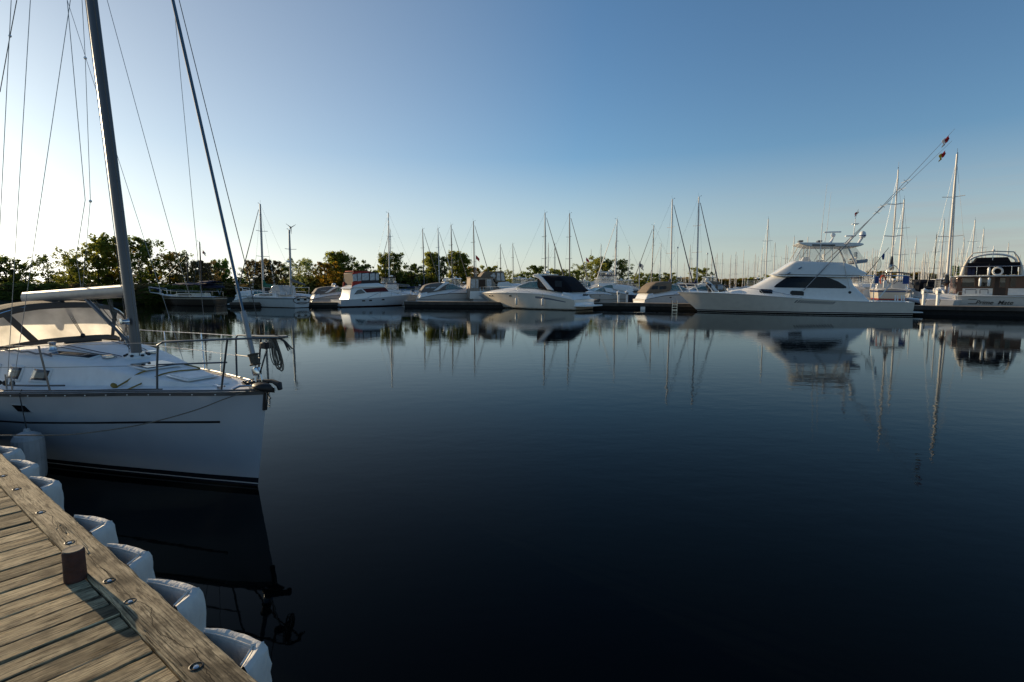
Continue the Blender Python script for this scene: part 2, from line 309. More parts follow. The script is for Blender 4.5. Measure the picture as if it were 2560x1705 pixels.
def dock():
    rnd = random.Random(4)
    root = empty('wooden_dock', 'weathered grey brown plank dock in the bottom left foreground', 'dock', dock_xy(0, 0, 0), DANG)
    S0, S1, BW, D = -6.0, 8.5, .19, .9
    wp = wood('weathered_planks', 'y', (.66, .53, .32), (.36, .28, .165), (.035, .028, .02)); wb = wood('weathered_beam', 'x', (.70, .57, .36), (.42, .33, .205), (.04, .032, .022), 30)
    mb = MB(); x = S0
    while x < S1:
        w = .139+rnd.uniform(-.004, .004); y1 = -BW-.008+rnd.uniform(-.006, .004); z = DZ-.018+rnd.uniform(-.004, .003); y0 = -4.6
        n = 60; a, b_ = x, x+w; e = rnd.uniform(0, 9)
        rows = []
        for k in range(n+1):
            y = y1+(y0-y1)*(k/n)**1.5; wob = mnoise.noise((x*7, y*2.2+e, 0))*.006+mnoise.noise((x*7, y*14+e, 0))*.003; wob2 = mnoise.noise((x*7+50, y*2.2+e, 0))*.006+mnoise.noise((x*9, y*14+e, 5))*.003
            up = mnoise.noise((x*3, y*.6, e))*.005
            rows.append([Vector((a+wob, y, z-.10)), Vector((a+wob, y, z-.004)), Vector((a+.004+wob, y, z+up)), Vector(((a+b_)/2, y, z+.0015+up)), Vector((b_-.004+wob2, y, z+up)), Vector((b_+wob2, y, z-.004)), Vector((b_+wob2, y, z-.10))])
        mb.loft(rows); x += w+.011+rnd.uniform(0, .005)
    build('decking', mb, wp, root, smooth=12)
    mb = MB(); rows = []; n = 240
    for k in range(n+1):
        x = S0+(S1-S0)*k/n; e1 = mnoise.noise((x*5, 0, 3))*.008+mnoise.noise((x*23, 0, 3))*.004; e2 = mnoise.noise((x*4, 9, 3))*.006; zz = DZ+mnoise.noise((x*2, 4, 4))*.002
        rows.append([Vector((x, -BW+e2, DZ-.2)), Vector((x, -BW+e2, zz-.012)), Vector((x, -BW+.012+e2, zz)), Vector((x, -BW/2, zz+.002)), Vector((x, -.014+e1, zz)), Vector((x, e1, zz-.014)), Vector((x, e1, DZ-.2))])
    mb.loft(rows); build('edge_beam', mb, wb, root, smooth=20)
    ws = mat('dark_wet_timber', (.03, .025, .02), .7, var=.4, bump=.5, bscale=20)
    mb = MB().box((1.2, -.12, DZ-.36), (14.4, .1, .3)); build('fascia_board', mb, ws, root)
    for s_ in (-5, -2.5, 0.0, 2.5, 5, 7.5): build('piling', MB().lathe([(.13, -1.2), (.13, DZ-.22)], (s_, -.35, 0), 12), ws, root)
    for px, py in ((42, 1223), (102, 1281), (174, 1357), (273, 1452), (325, 1504), (490, 1667), (8, 1190)):
        g = G(px, py, DZ); d = g-DO; sx_, ty = d.dot(ED), d.dot(EN)
        mb = MB().lathe([(.0, -.012), (.027, -.012), (.030, .0035), (.026, .005), (.022, -.004), (.0, -.004)], (sx_, ty, DZ), 16)
        r = build('countersunk_hole', mb, M['rubber'], root)
        hb = MB().lathe([(.012, -.004), (.0125, .001), (.009, .005), (0, .006)], (sx_+.002, ty, DZ), 12); build('bolt_head', hb, M['steel'], r)
    # red mooring stub
    c = G(189, 1448, DZ-.018)
    post = empty('mooring_post', 'short rusty red cylindrical post standing on the dock planks', 'mooring post', c, 0)
    pm = mat('rusty_red_paint', (.055, .020, .014), .7, var=.6, scale=14, bump=.5, bscale=50); pt = mat('worn_post_top', (.2, .17, .13), .8, var=.4, scale=25)
    h = .185
    build('post_body', MB().lathe([(.055, 0), (.056, .03), (.0545, h*.5), (.055, h-.012), (.051, h-.002)], n=28), pm, post, smooth=50)
    build('post_top', MB().lathe([(.0505, h-.003), (.048, h+.002), (.03, h-.001), (0, h+.003)], n=28), pt, post, smooth=50)
dock()
def bumper_strips():
    m = mat('white_bumper_canvas', (.60, .585, .55), .7, var=.32, scale=5, stretch=(1, 1, .35), bump=.4, bscale=22)
    rnd = random.Random(8)
    starts = [(523, 1578), (382, 1453), (276, 1366), (197, 1293), (83, 1196), (35, 1154)]
    ss = [((G(a, b, DZ-.02)-DO).dot(ED)) for a, b in starts]; ss += [ss[-1]-.74, ss[0]+.75]
    labs = ['white padded dock bumper folded out beside the lower bolts nearest the camera', 'second white dock bumper counting from the nearest, its open fold catching the light',
            'third white dock bumper, level with the end of the red post shadow', 'white dock bumper beside the red mooring post on the dock edge',
            'white dock bumper below the hull, just right of the pale boat fender', 'white dock bumper next to the pale boat fender, farthest full fold',
            'white dock bumper cut by the left picture edge', 'white dock bumper cut by the bottom picture edge']
    for i, s0 in enumerate(ss):
        o = empty('dock_bumper', labs[i], 'dock bumper', dock_xy(s0, 0, DZ), DANG, 'white dock bumpers along the dock edge')
        k = 1+rnd.uniform(-.06, .06)
        def pl(pts, n):          # evenly resampled polyline
            ds = [0]
            for p_, q_ in zip(pts, pts[1:]): ds.append(ds[-1]+(Vector(q_)-Vector(p_)).length)
            return [Vector((lerp([(dd, p_[0]) for dd, p_ in zip(ds, pts)], ds[-1]*t/n), lerp([(dd, p_[1]) for dd, p_ in zip(ds, pts)], ds[-1]*t/n))) for t in range(n+1)]
        n1, n2 = 10, 6
        outer = pl([(-.02, .015), (.03, .062), (.12, .112*k), (.22, .142*k), (.335, .160*k)], n1)[:-1]+pl([(.335, .160*k), (.385, .085), (.43, .008)], n2)
        inner = pl([(.0, .006), (.15, .053), (.295, .095*k)], n1)[:-1]+pl([(.295, .095*k), (.33, .055), (.375, .004)], n2)
        rows = []
        def wr(s_, z_, e, amp): return mnoise.noise((s_*13+i*7, z_*7, e))*amp+mnoise.noise((s_*5+i, z_*26, e+3))*amp*.55
        for z in (-.60, -.3, -.12, -.03): rows.append([Vector((q.x, q.y, z)) for q in inner])
        for f, zz in ((.12, -.012), (.35, .002), (.62, .004), (.86, -.008)):
            rows.append([Vector((q.x+(o_.x-q.x)*f, q.y+(o_.y-q.y)*f, zz-.012*(mi > n1)+wr(o_.x, f, 2, .006))) for mi, (q, o_) in enumerate(zip(inner, outer))])
        for q_ in range(15):
            g = q_/14; z = -.03-.58*g; far = []
            for mi, o_ in enumerate(outer):
                sl = (.035 if mi >= n1 else .02)*g**.8; bulge = .004*sin(min(1, g*2.2)*pi)*(1 if 0 < mi < n1+n2 else 0)
                nx, ny = (.8, .6) if mi >= n1 else (-.35, .93)
                w_ = wr(o_.x+mi*.02, g*.6, 9, .017 if 0 < mi < n1+n2 else .002)
                far.append(Vector((o_.x+sl*.8+nx*(bulge+w_), o_.y+sl*.35*(mi/n1 if mi < n1 else max(0, 1-(mi-n1)/n2))+ny*(bulge+w_), z)))
            rows.append(far)
        build('folded_pad', MB().grid(rows), m, o, smooth=38)
        hem = outer[:n1+1]; build('stitched_seam', MB().tube([Vector((q.x+(o_.x-q.x)*.10, q.y+(o_.y-q.y)*.10, -.010)) for q, o_ in zip(inner, outer)], .005, 5), m, o)
        build('edge_hem', MB().tube([Vector((outer[n1].x-.012, outer[n1].y-.012, -.004)), Vector((inner[n1].x, inner[n1].y, -.004))], .006, 5), m, o)
        build('back_wall', MB().box((.2, .004, -.3), (.72, .006, .5)), m, o)
bumper_strips()

# ---------------------------------------------------------------- hulls
class Hull:
    """x from 0 (transom) to L (stem head). bd/bw: half breadth at deck / waterline, sh: sheer height, all tables over x."""
    def __init__(s, L, bd, bw, sh, rake, depth=.45, tr=0.0, curve=.75):
        s.L, s.bd, s.bw, s.sh, s.rake, s.depth, s.tr, s.curve = L, bd, bw, sh, rake, depth, tr, curve
    def pt(s, x, f, side=1):        # f 0 waterline .. 1 sheer, below 0 under water
        t = x/s.L; z = f*smo(s.sh, x) if f >= 0 else f*s.depth
        xs = x-s.rake*(max(0, (t-.35)/.65)**1.6)*(1-f)+s.tr*(1-t)**6*(f-1)*-1*0
        if t < .15: xs += s.tr*(1-t/.15)*(1-f)
        d, w = smo(s.bd, x), smo(s.bw, x)
        if f >= 0: y = w+(d-w)*f**s.curve
        else: y = w*(1-(-f)**1.6)
        return Vector((xs, side*max(y, 0), z))
    def mesh(s, n=30):
        fs = [-1, -.8, -.5, -.2, 0, .1, .2, .35, .5, .65, .8, .92, 1]; rings = []
        for i in range(n+1):
            x = s.L*(1-(1-i/n)**1.25)
            rings.append([s.pt(x, f, 1) for f in reversed(fs)]+[s.pt(x, f, -1) for f in fs[1:]])
        mb = MB().grid(rings); k = len(rings[0]); mb.f.append(tuple(range(k))); return recalc(mb)
    def deck(s, drop=.03, camber=.05, n=26, x1=None):
        rings = []; x1 = x1 or s.L
        for i in range(n+1):
            x = x1*(1-(1-i/n)**1.25); d = max(smo(s.bd, x)-.015, .003); z = smo(s.sh, x)-drop
            xs = s.pt(x, 1).x
            rings.append([Vector((xs, d*k/4, z+camber*(1-(k/4)**2)*min(1, d))) for k in range(-4, 5)])
        return MB().grid(rings)
    def strip(s, x0, x1, f0, f1, side, off=.006, n=24, closedz=False):
        rings = []
        for i in range(n+1):
            x = x0+(x1-x0)*i/n; a = s.pt(x, f0(x) if callable(f0) else f0, side); b = s.pt(x, f1(x) if callable(f1) else f1, side)
            o = Vector((0, side*off, 0)); ins = Vector((0, -side*.02, 0)); rings.append([a+ins, a+o, b+o, b+ins])
        return MB().loft(rings)
def std_hull(L, B, sb, sm, ss, rake=1.4, k=.86, tw=.86, depth=.45, pw=2.3):
    bd, bw = [], []
    for i in range(13):
        t = i/12; q = (tw+(1-tw)*sin(pi/2*min(t/.4, 1))) if t < .4 else (1-((t-.4)/.6)**pw)
        q2 = (tw+(1-tw)*sin(pi/2*min(t/.4, 1))) if t < .35 else max(0, 1-((t-.35)/.65)**1.55)
        bd.append((t*L, B/2*q)); bw.append((t*L, B/2*q2*k))
    sh = [(0, ss), (.25*L, ss*.55+sm*.45), (.5*L, sm), (.75*L, sm*.5+sb*.5), (L, sb)]
    return Hull(L, bd, bw, sh, rake, depth)

class Cab:
    """a house on a boat: side outline in x,z; half width w(x,z)."""
    def __init__(s, poly, w): s.poly = poly; s.w = w if callable(w) else (lambda x, z, w=w: w)
    def mesh(s, n=0):
        p = s.poly; k = len(p); vs = [(x, s.w(x, z), z) for x, z in p]+[(x, -s.w(x, z), z) for x, z in p]
        return MB().add(vs, [tuple(range(k)), tuple(range(2*k-1, k-1, -1))]+[(i, i+k, (i+1) % k+k, (i+1) % k) for i in range(k)])
    def shell(s, r=.3, n=30):       # same house with rounded shoulders
        p = s.poly; k = len(p); xs = [q[0] for q in p]; x0, x1 = min(xs), max(xs); rings = []
        for i in range(n+1):
            t = i/n; x = x0+(x1-x0)*(.001+.998*(t+.35*(t*t*(3-2*t)-t))); zz = []
            for (ax, az), (bx, bz) in zip(p, p[1:]+p[:1]):
                if (ax-x)*(bx-x) <= 0 and ax != bx: zz.append(az+(bz-az)*(x-ax)/(bx-ax))
            z0, z1 = min(zz), max(zz); rr = max(.004, min(r, (z1-z0)*.75, s.w(x, z1)*.6)); half = []
            half.append((s.w(x, z0), z0)); half.append((s.w(x, (z0+z1-rr)/2), (z0+z1-rr)/2))
            for j in range(6): q = j/5*pi/2; half.append((s.w(x, z1-rr+rr*sin(q))-rr*(1-cos(q)), z1-rr+rr*sin(q)))
            wt = half[-1][0]; half.append((wt*.5, z1+.03*min(1, wt)))
            rings.append([Vector((x, y, z)) for y, z in half]+[Vector((x, 0, z1+.04*min(1, wt)))]+[Vector((x, -y, z)) for y, z in reversed(half)])
        return recalc(MB().loft(rings))
    def panel(s, poly, off=.012, sides=(1, -1), n=18):     # a plate that follows the wall
        xs = sorted(q[0] for q in poly); x0, x1 = xs[0], xs[-1]; mb = MB(); cols = []
        ts = sorted(set([round((x-x0)/(x1-x0), 4) for x in xs]+[i/n for i in range(n+1)]))
        for t in ts:
            x = x0+(x1-x0)*(.0005+.999*t); zz = []
            for (ax, az), (bx, bz) in zip(poly, poly[1:]+poly[:1]):
                if (ax-x)*(bx-x) <= 0 and ax != bx: zz.append(az+(bz-az)*(x-ax)/(bx-ax))
            if zz: cols.append((x, min(zz), max(zz)))
        for sd in sides:
            mb.loft([[(x, sd*(s.w(x, z)+o), z) for z, o in ((a, -.03), (a, off), ((a+b)/2, off), (b, off), (b, -.03))] for x, a, b in cols])
        return recalc(mb)

# ---------------------------------------------------------------- foreground sailing boat
FO = Vector((-3.06, 6.65, 0)); FF = Frame(FO, radians(-28))
def fore_boat():
    root = empty('sailboat', 'large white sailboat with grey mast and sprayhood moored beside the wooden dock', 'sailboat', FO, radians(-28))
    # local x: 0 at the stem head, negative aft; starboard (near side) is negative y
    L = 9.8; off = Vector((-L, 0, 0))
    S = lambda tab: sorted([(L-s, v) for s, v in tab])
    bd = S([(0, .0), (.25, .17), (.6, .33), (1.0, .47), (1.7, .70), (2.6, 1.0), (3.75, 1.31), (5, 1.52), (6.5, 1.62), (8, 1.58), (9.8, 1.3)])
    bw = S([(0, 0), (.3, .07), (.8, .20), (1.5, .37), (2.45, .60), (3.83, .90), (5, 1.12), (6.5, 1.25), (8, 1.2), (9.8, .8)])
    sh = S([(0, 1.285), (.8, 1.26), (1.7, 1.225), (2.8, 1.17), (3.75, 1.125), (5, 1.09), (7, 1.07), (9.8, 1.1)])
    h = Hull(L, bd, bw, sh, .27, .5, curve=.8)
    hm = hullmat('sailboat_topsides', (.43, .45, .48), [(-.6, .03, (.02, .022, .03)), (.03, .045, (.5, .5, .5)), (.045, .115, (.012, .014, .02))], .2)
    DECKV, DECKF = [], []
    def keep(mb_, dx=0):
        o_ = len(DECKV); DECKV.extend([FO+FF.f*(x+dx)+FF.l*y+Vector((0, 0, z)) for x, y, z in mb_.v]); DECKF.extend([tuple(i+o_ for i in f) for f in mb_.f])
    def sb(name, mb, m, parent=root, **k):
        mb.v = [(x-L, y, z) for x, y, z in mb.v]; return build(name, mb, m, parent, **k)
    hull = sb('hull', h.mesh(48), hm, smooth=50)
    keep(h.deck(.01, .07, 40), -L); sb('deck', h.deck(.01, .07, 40), M['deck'], smooth=50)
    al = mat('grey_toe_rail', (.12, .125, .13), .4, metal=.4, var=.2)
    for sd in (-1, 1):
        rl = sb('toe_rail', h.strip(.2, L-.02, .963, 1.0, sd, .010, 60), al)
        tp = MB()
        tp.tube([h.pt(x, 1, sd)+Vector((0, -sd*.004, .018)) for x in [i*(L-.05)/60 for i in range(61)]], .013, 6)
        tp.v = [(x-L, y, z) for x, y, z in tp.v]; build('rail_cap', tp, al, rl)
        if sd == -1:
            for s_ in [.55+.3*i for i in range(16)]:
                p = h.pt(L-s_, .975, sd)+Vector((-L, sd*.014, 0)); build('rail_bolt', MB().ball(p, .009, 8, 5), M['white'], rl)
    st = sb('waist_stripe', h.strip(.6, L-.52, lambda x: .605+.07*max(0, (x-6.2)/3.1), lambda x: .628+.07*max(0, (x-6.2)/3.1), -1, .003, 60), M['darkpaint']); 
    # hull port
    x0 = L-3.72; w = Hull.pt
    def hp(s_, f, o=.0): q = h.pt(L-s_, f, -1); return Vector((q.x-L, q.y-o, q.z))
    fr = MB().add([hp(3.64, .865, .008), hp(3.38, .86, .008), hp(3.31, .75, .008), hp(3.57, .755, .008), hp(3.64, .865, -.02), hp(3.38, .86, -.02), hp(3.31, .75, -.02), hp(3.57, .755, -.02)], [(0, 1, 2, 3), (7, 6, 5, 4), (0, 4, 5, 1), (1, 5, 6, 2), (2, 6, 7, 3), (3, 7, 4, 0)])
    hw = build('hull_window', fr, mat('hull_window_frame', (.30, .32, .35), .4), root, bevel=.008)
    gl = MB().add([hp(3.62, .852, .012), hp(3.395, .847, .012), hp(3.335, .765, .012), hp(3.56, .77, .012), hp(3.62, .852, 0), hp(3.395, .847, 0), hp(3.335, .765, 0), hp(3.56, .77, 0)], [(0, 1, 2, 3), (7, 6, 5, 4), (0, 4, 5, 1), (1, 5, 6, 2), (2, 6, 7, 3), (3, 7, 4, 0)])
    build('pane', gl, M['darkglass'], hw)
    # coachroof: lofted, rises aft
    hz = [(0.9, .0), (1.4, .05), (2.1, .16), (2.9, .33), (3.6, .44), (4.4, .52), (5.6, .54), (6.3, .5)]       # height above deck
    hwid = [(0.9, .12), (1.4, .3), (2.1, .48), (2.9, .66), (3.6, .84), (4.4, 1.0), (5.6, 1.08), (6.3, 1.08)]
    deckz = lambda s_: smo(sh, L-s_)-.01+.07
    def croof(s_, a):               # a -1..1 across
        W_, H_ = smo(hwid, s_), smo(hz, s_); dz = smo(sh, L-s_)-.02
        c = abs(a); sg = 1 if a > 0 else -1
        if c <= .62: y = W_*.80*c/.62; z = 1-.16*(c/.62)**2
        elif c <= .8: t = (c-.62)/.18; y = W_*(.80+.10*sin(t*pi/2)); z = .84-.22*(1-cos(t*pi/2))
        else: t = (c-.8)/.2; y = W_*(.90+.10*t); z = .62*(1-t)
        return Vector((-s_, sg*y, dz+.06*(1-t if c > .8 else 1)+z*H_))
    AA = [-1+i/16 for i in range(33)]
    rows = [[croof(.9+5.4*i/44, a) for a in AA] for i in range(45)]
    mb = MB().grid(rows); mb.f.append(tuple(44*33+j for j in range(33))); mb.f.append(tuple(range(32, -1, -1)))
    keep(mb); roof = build('coachroof', recalc(mb), M['deck'], root, smooth=50)
    def cpatch(name, quad, m, o=.008, parent=root, bev=.01, nsub=4):
        # quad of (s, a) corners lifted off the coachroof surface
        def nrm(s_, a):
            e = .02; p = croof(s_, a); u = croof(s_+e, a)-p; v = croof(s_, a+e*.5)-p; n_ = u.cross(v); n_.normalize(); n_ = -n_ if n_.z < 0 and abs(a) < .78 or n_.y*a < 0 and abs(a) >= .7 else n_; return n_
        g = []
        for i in range(nsub+1):
            row = []
            for j in range(nsub+1):
                u, v = i/nsub, j/nsub
                (s0, a0), (s1, a1), (s2, a2), (s3, a3) = quad
                s_ = (s0*(1-u)+s1*u)*(1-v)+(s3*(1-u)+s2*u)*v; a = (a0*(1-u)+a1*u)*(1-v)+(a3*(1-u)+a2*u)*v
                row.append(croof(s_, a)+nrm(s_, a)*o)
            g.append(row)
        return build(name, MB().grid(g), m, parent, solid=.012, smooth=50)
    for (sa, sb_) in ((3.62, 3.90), (4.18, 4.42), (4.75, 5.0)):
        w_ = cpatch('cabin_window', [(sa-.05, -.825), (sb_+.05, -.82), (sb_+.09, -.945), (sa-.01, -.945)], M['deck'], .006)
        cpatch('pane', [(sa-.01, -.842), (sb_+.01, -.838), (sb_+.05, -.925), (sa+.03, -.927)], M['glass'], .012, w_)
    w_ = cpatch('roof_window', [(3.15, -.50), (3.95, -.60), (4.0, -.44), (3.2, -.30)], M['white'], .006)
    cpatch('pane', [(3.22, -.49), (3.9, -.58), (3.94, -.46), (3.26, -.33)], M['glass'], .014, w_)
    # foredeck hatches
    def hatch(s0, s1, t0, t1, z, nm, m2):
        hb = MB(); c = Vector((-(s0+s1)/2, (t0+t1)/2, z)); hh = build(nm, MB().box(c, (s1-s0, t1-t0, .022), Matrix.Rotation(radians(3.5), 3, 'Y')), M['white'], root, bevel=.012)
        build('hatch_lid', MB().box(c+Vector((0, 0, .016)), (s1-s0-.08, t1-t0-.08, .014), Matrix.Rotation(radians(3.5), 3, 'Y')), m2, hh, bevel=.006); return hh
    zc = croof(2.35, 0).z; hatch(2.1, 2.6, -.30, .22, zc+.0, 'hatch', M['glass'])
    zc = croof(1.5, 0).z; hatch(1.25, 1.75, -.24, .2, zc+.015, 'hatch', M['deck'])
    rp0 = lambda s_, sd: (lambda q: Vector((q.x-L, q.y-sd*.12, q.z+.02)))(h.pt(L-s_, 1, sd))
    # grab rail + deck track + coaming line
    gr = MB().tube([croof(3.7+.16*i, -.66)+Vector((0, 0, .035+.02*(i % 2))) for i in range(10)], .014, 6); build('grab_rail', gr, M['alu'], root)
    tr = MB().tube([h.pt(L-3.0-.1*i, 1, -1)+Vector((-L, .24, .07)) for i in range(12)], .012, 4); build('jib_track', tr, M['darkpaint'], root)
    for s_ in (4.1, 4.22, 3.95): build('jib_car', MB().ball(h.pt(L-s_, 1, -1)+Vector((-L, .25, .10)), .035, 8, 6), M['rubber'], root)
    # mast with rake
    mb0 = croof(2.88, 0); mb0.z -= .02; rk = radians(5.6); ml = 12.2
    mt = mb0+Vector((-sin(rk), 0, cos(rk)))*ml
    rings = []
    for i in range(13):
        c = mb0.lerp(mt, i/12); sc_ = 1-.25*max(0, i/12-.6)
        rings.append([c+Vector((.098*sc_*cos(a), .062*sc_*sin(a), 0)) for a in [2*pi*k/20 for k in range(20)]])
    mast = build('mast', MB().loft(rings), M['alu'], root, smooth=50)
    build('mast_collar', MB().lathe([(.16, 0), (.17, .02), (.15, .045), (.11, .05), (.105, .09)], mb0+Vector((0, 0, -.005)), 20), M['white'], mast)
    for a in range(7): q = 2*pi*a/7; build('halyard_block', MB().ball(mb0+Vector((.15*cos(q), .15*sin(q), .05)), .026, 8, 6, .7), M['rubber'], mast)
    build('mast_winch', MB().lathe([(.05, 0), (.035, .03), (.035, .07), (.05, .1), (0, .11)], mb0+Vector((0, -.09, .55)), 14, Matrix.Rotation(radians(90), 3, 'X')), M['steel'], mast)
    build('mast_halyards', MB().tube([mb0+Vector((.13, -.03, .05)), mb0.lerp(mt, .9)+Vector((.08, -.03, 0))], .006, 5).tube([mb0+Vector((-.13, .03, .05)), mb0.lerp(mt, .9)+Vector((-.09, .03, 0))], .006, 5).tube([mb0+Vector((-.12, -.04, .05)), mb0.lerp(mt, .9)+Vector((-.1, -.02, 0))], .005, 5), M['rope'], mast)
    # boom
    b0 = FF.loc(P(300, 727, 8.0)); b0 = Vector((-3.02, 0, b0.z)); b1 = Vector((-6.35, 0, FF.at(96, 745, 0).z))
    rings = []
    d = (b1-b0); 
    for i in range(9):
        c = b0.lerp(b1, i/8); rings.append([c+Vector((0, .058*cos(a), .098*sin(a))) for a in [2*pi*k/16 for k in range(16)]])
    boom = build('boom', MB().loft(rings), mat('silver_boom', (.26, .255, .25), .45, metal=.4), root, smooth=50)
    build('gooseneck', MB().box(b0+Vector((.05, 0, 0)), (.16, .05, .1)), M['rubber'], boom, bevel=.01)
    vg = [Vector((-3.0, 0, mb0.z+.18)), b0.lerp(b1, .36)+Vector((0, 0, -.09))]
    vang = build('boom_vang', MB().tube([vg[0], vg[0].lerp(vg[1], .5)], .022, 10).tube([vg[0].lerp(vg[1], .45), vg[1]], .03, 10), M['alu'], root)
    build('vang_tackle', MB().tube([vg[0]+Vector((0, .03, 0)), vg[1]+Vector((.2, .03, -.01))], .006, 5).tube([vg[0]+Vector((0, -.03, -.05)), vg[1]+Vector((.25, -.03, 0))], .006, 5), M['rope'], vang)
    sheet = MB(); q0 = b0.lerp(b1, .60)+Vector((0, 0, -.1)); q1 = croof(4.42, 0)+Vector((0, 0, .12))
    for dy in (-.03, 0, .03): sheet.tube([q0+Vector((0, dy, 0)), q1+Vector((0, dy*.4, 0))], .005, 5)
    sh_ = build('mainsheet', sheet, M['rope'], root); [build('mainsheet_block', MB().ball(q_, .035, 8, 6), M['rubber'], sh_) for q_ in (q0, q1)]; build('mainsheet_track', MB().box(q1+Vector((0, 0, -.1)), (.06, .5, .03)), M['rubber'], sh_)
    cl = MB()
    cc = b0.lerp(b1, .10)+Vector((0, -.08, -.12))
    for k in range(7): cl.tube([cc+Vector((.03*sin(k), .01*k-.03, 0)), cc+Vector((.05*sin(k*2), .01*k, -.16-.01*k)), cc+Vector((.05+.03*sin(k), .01*k, -.26-.012*k)), cc+Vector((-.03-.01*k, .01*k, -.15)), cc], .006, 5)
    build('halyard_coil', cl, M['rope'], boom)
    for k_, a_ in enumerate((-.20, -.27, .22, .29)):
        build('roof_line', MB().tube([croof(2.95+.15*i, a_*(1+.25*min(i, 3)/3))+Vector((0, 0, .018)) for i in range(10)], .0065, 5), M['rope'] if k_ % 2 else M['navy'], root)
    for a_ in (-.42, .42):
        c_ = croof(4.15, a_); build('roof_winch', MB().lathe([(.06, 0), (.045, .03), (.04, .08), (.055, .12), (.03, .13), (0, .13)], c_, 14), M['steel'], root)
        c_ = croof(3.05, a_*.8); build('mast_organiser', MB().box(c_+Vector((0, 0, .02)), (.12, .12, .04)), M['steel'], root, bevel=.008)
    for sd in (-1, 1):
        c_ = rp0(.62, sd); build('deck_cleat', MB().tube([c_+Vector((-.11, 0, .045)), c_+Vector((-.03, 0, .035)), c_+Vector((.03, 0, .035)), c_+Vector((.11, 0, .045))], .011, 6).box(c_+Vector((0, 0, .012)), (.06, .03, .04)), M['steel'], root)
        build('side_deck_line', MB().tube([rp0(1.4+.35*i, sd)+Vector((0, 0, .0)) for i in range(12)], .008, 5), M['rubber'], root)
    # sprayhood
    can = mat('sprayhood_canvas', (.105, .075, .055), .85, var=.15, bump=.25, bscale=30); vin = mat('sprayhood_window', (.80, .80, .78), .16, var=.4, scale=2.2, bump=.5, bscale=3.2, spec=.8, translucent=.86)
    def base(a):
        return Vector((-4.42-1.5*abs(a)**2.4, 1.18*a, croof(4.42, 0).z+.03-.30*abs(a)**3))
    def hoop(a, s_=4.92, zt=2.30, w_=1.12):
        q = a*pi/2*.98; return Vector((-s_-.55*abs(a)**2.2, w_*(abs(sin(q))**.75)*(1 if a > 0 else -1 if a < 0 else 0), 1.42+(zt-1.42)*(abs(cos(q))**.55)))
    def hoop2(a): return hoop(a, 5.4, 2.33, 1.17)
    def hoop3(a): return hoop(a, 5.95, 2.27, 1.2)
    A2 = [-1+i/20 for i in range(41)]
    hood = build('sprayhood', recalc(MB().grid([[hoop(a).lerp(hoop2(a), t) for a in A2] for t in (0, .25, .5, .75, 1)]+[[hoop2(a).lerp(hoop3(a), t) for a in A2] for t in (.5, 1)])), can, root, solid=.012, smooth=60)
    def wpan(a0, a1, t0, t1, m, nm, o):
        g = [[base(a).lerp(hoop(a), t0+(t1-t0)*k/6)+Vector((o, 0, o*.4)) for a in [a0+(a1-a0)*j/12 for j in range(13)]] for k in range(7)]
        return build(nm, MB().grid(g), m, hood, solid=0 if m is vin else .006, smooth=60)
    wpan(-1, 1, 0, .13, can, 'lower_canvas', .004); wpan(-1, 1, .87, 1.0, can, 'upper_canvas', .004)
    for a0, a1 in ((-1, -.945), (-.47, -.40), (.40, .47), (.945, 1)): wpan(a0, a1, .1, .9, can, 'canvas_seam', .006)
    for a0, a1 in ((-.95, -.46), (-.41, .41), (.46, .95)): wpan(a0, a1, .12, .88, vin, 'window', 0)
    build('hood_frame', MB().tube([hoop(a)+Vector((0, 0, -.02)) for a in A2], .013, 6), M['steel'], hood)
    # pulpit, stanchions, lifelines
    def rp(s_, up=0, sd=-1, ins=.04): q = h.pt(L-s_, 1, sd); return Vector((q.x-L, q.y-sd*ins, q.z+.03+up))
    tip = Vector((.25, -.10, 1.97)); tipp = Vector((.25, .10, 1.97))
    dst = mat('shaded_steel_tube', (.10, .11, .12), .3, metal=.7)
    pul = build('pulpit', MB().tube([rp(1.38, .0), rp(1.36, .3), rp(1.33, .57), rp(1.25, .61), rp(.35, .63, -1, .0), tip, tip+Vector((.07, .03, .0)), tipp+Vector((.07, -.03, 0)), tipp, rp(.35, .63, 1, .0), rp(1.25, .61, 1), rp(1.33, .57, 1), rp(1.36, .3, 1), rp(1.38, 0, 1)], .0135, 8), dst, root)
    for sd in (-1, 1):
        build('pulpit_leg', MB().tube([rp(.52, 0, sd), rp(.38, .64, sd, .0)], .0125, 8), dst, pul)
        build('pulpit_midrail', MB().tube([rp(1.34, .32, sd), rp(.42, .34, sd, .02)], .0105, 8), dst, pul)
    build('navigation_light', MB().box(Vector((.06, -.03, 1.86)), (.09, .1, .08)), M['rubber'], pul, bevel=.01)
    build('light_bracket', MB().tube([Vector((-.12, 0, 1.5)), Vector((.05, 0, 1.85))], .010, 6), M['steel'], pul)
    for sd in (-1, 1):
        for s_ in (2.95, 4.7, 6.5):
            t_ = rp(s_, .60, sd, .0); t_.x -= .1; build('stanchion', MB().tube([rp(s_, 0, sd), t_], .0125, 8), M['steel'] if sd == 1 else mat('shaded_stanchion_steel', (.16, .13, .11), .4, metal=.5), root)  # near stanchions: darker copy of the steel, shade put into its colour
        if sd == 1: build('stanchion', MB().tube([rp(2.1, 0, sd), rp(2.1, .60, sd, 0)], .0125, 8), M['steel'], root)
        for up, nm in ((.60, 'lifeline'), (.31, 'lifeline')):
            pts = [rp(1.34, up, sd), rp(2.95, up, sd)+Vector((-.1*up/.6, 0, 0)), rp(4.7, up, sd)+Vector((-.1*up/.6, 0, 0)), rp(6.5, up, sd)+Vector((-.1*up/.6, 0, 0)), rp(8.8, up, sd)]
            mm = M['wire'] if sd == -1 else mat('bright_lifeline', (.6, .6, .58), .4); build(nm, MB().tube(pts, .0042 if sd == -1 else .006, 5), mm, root)
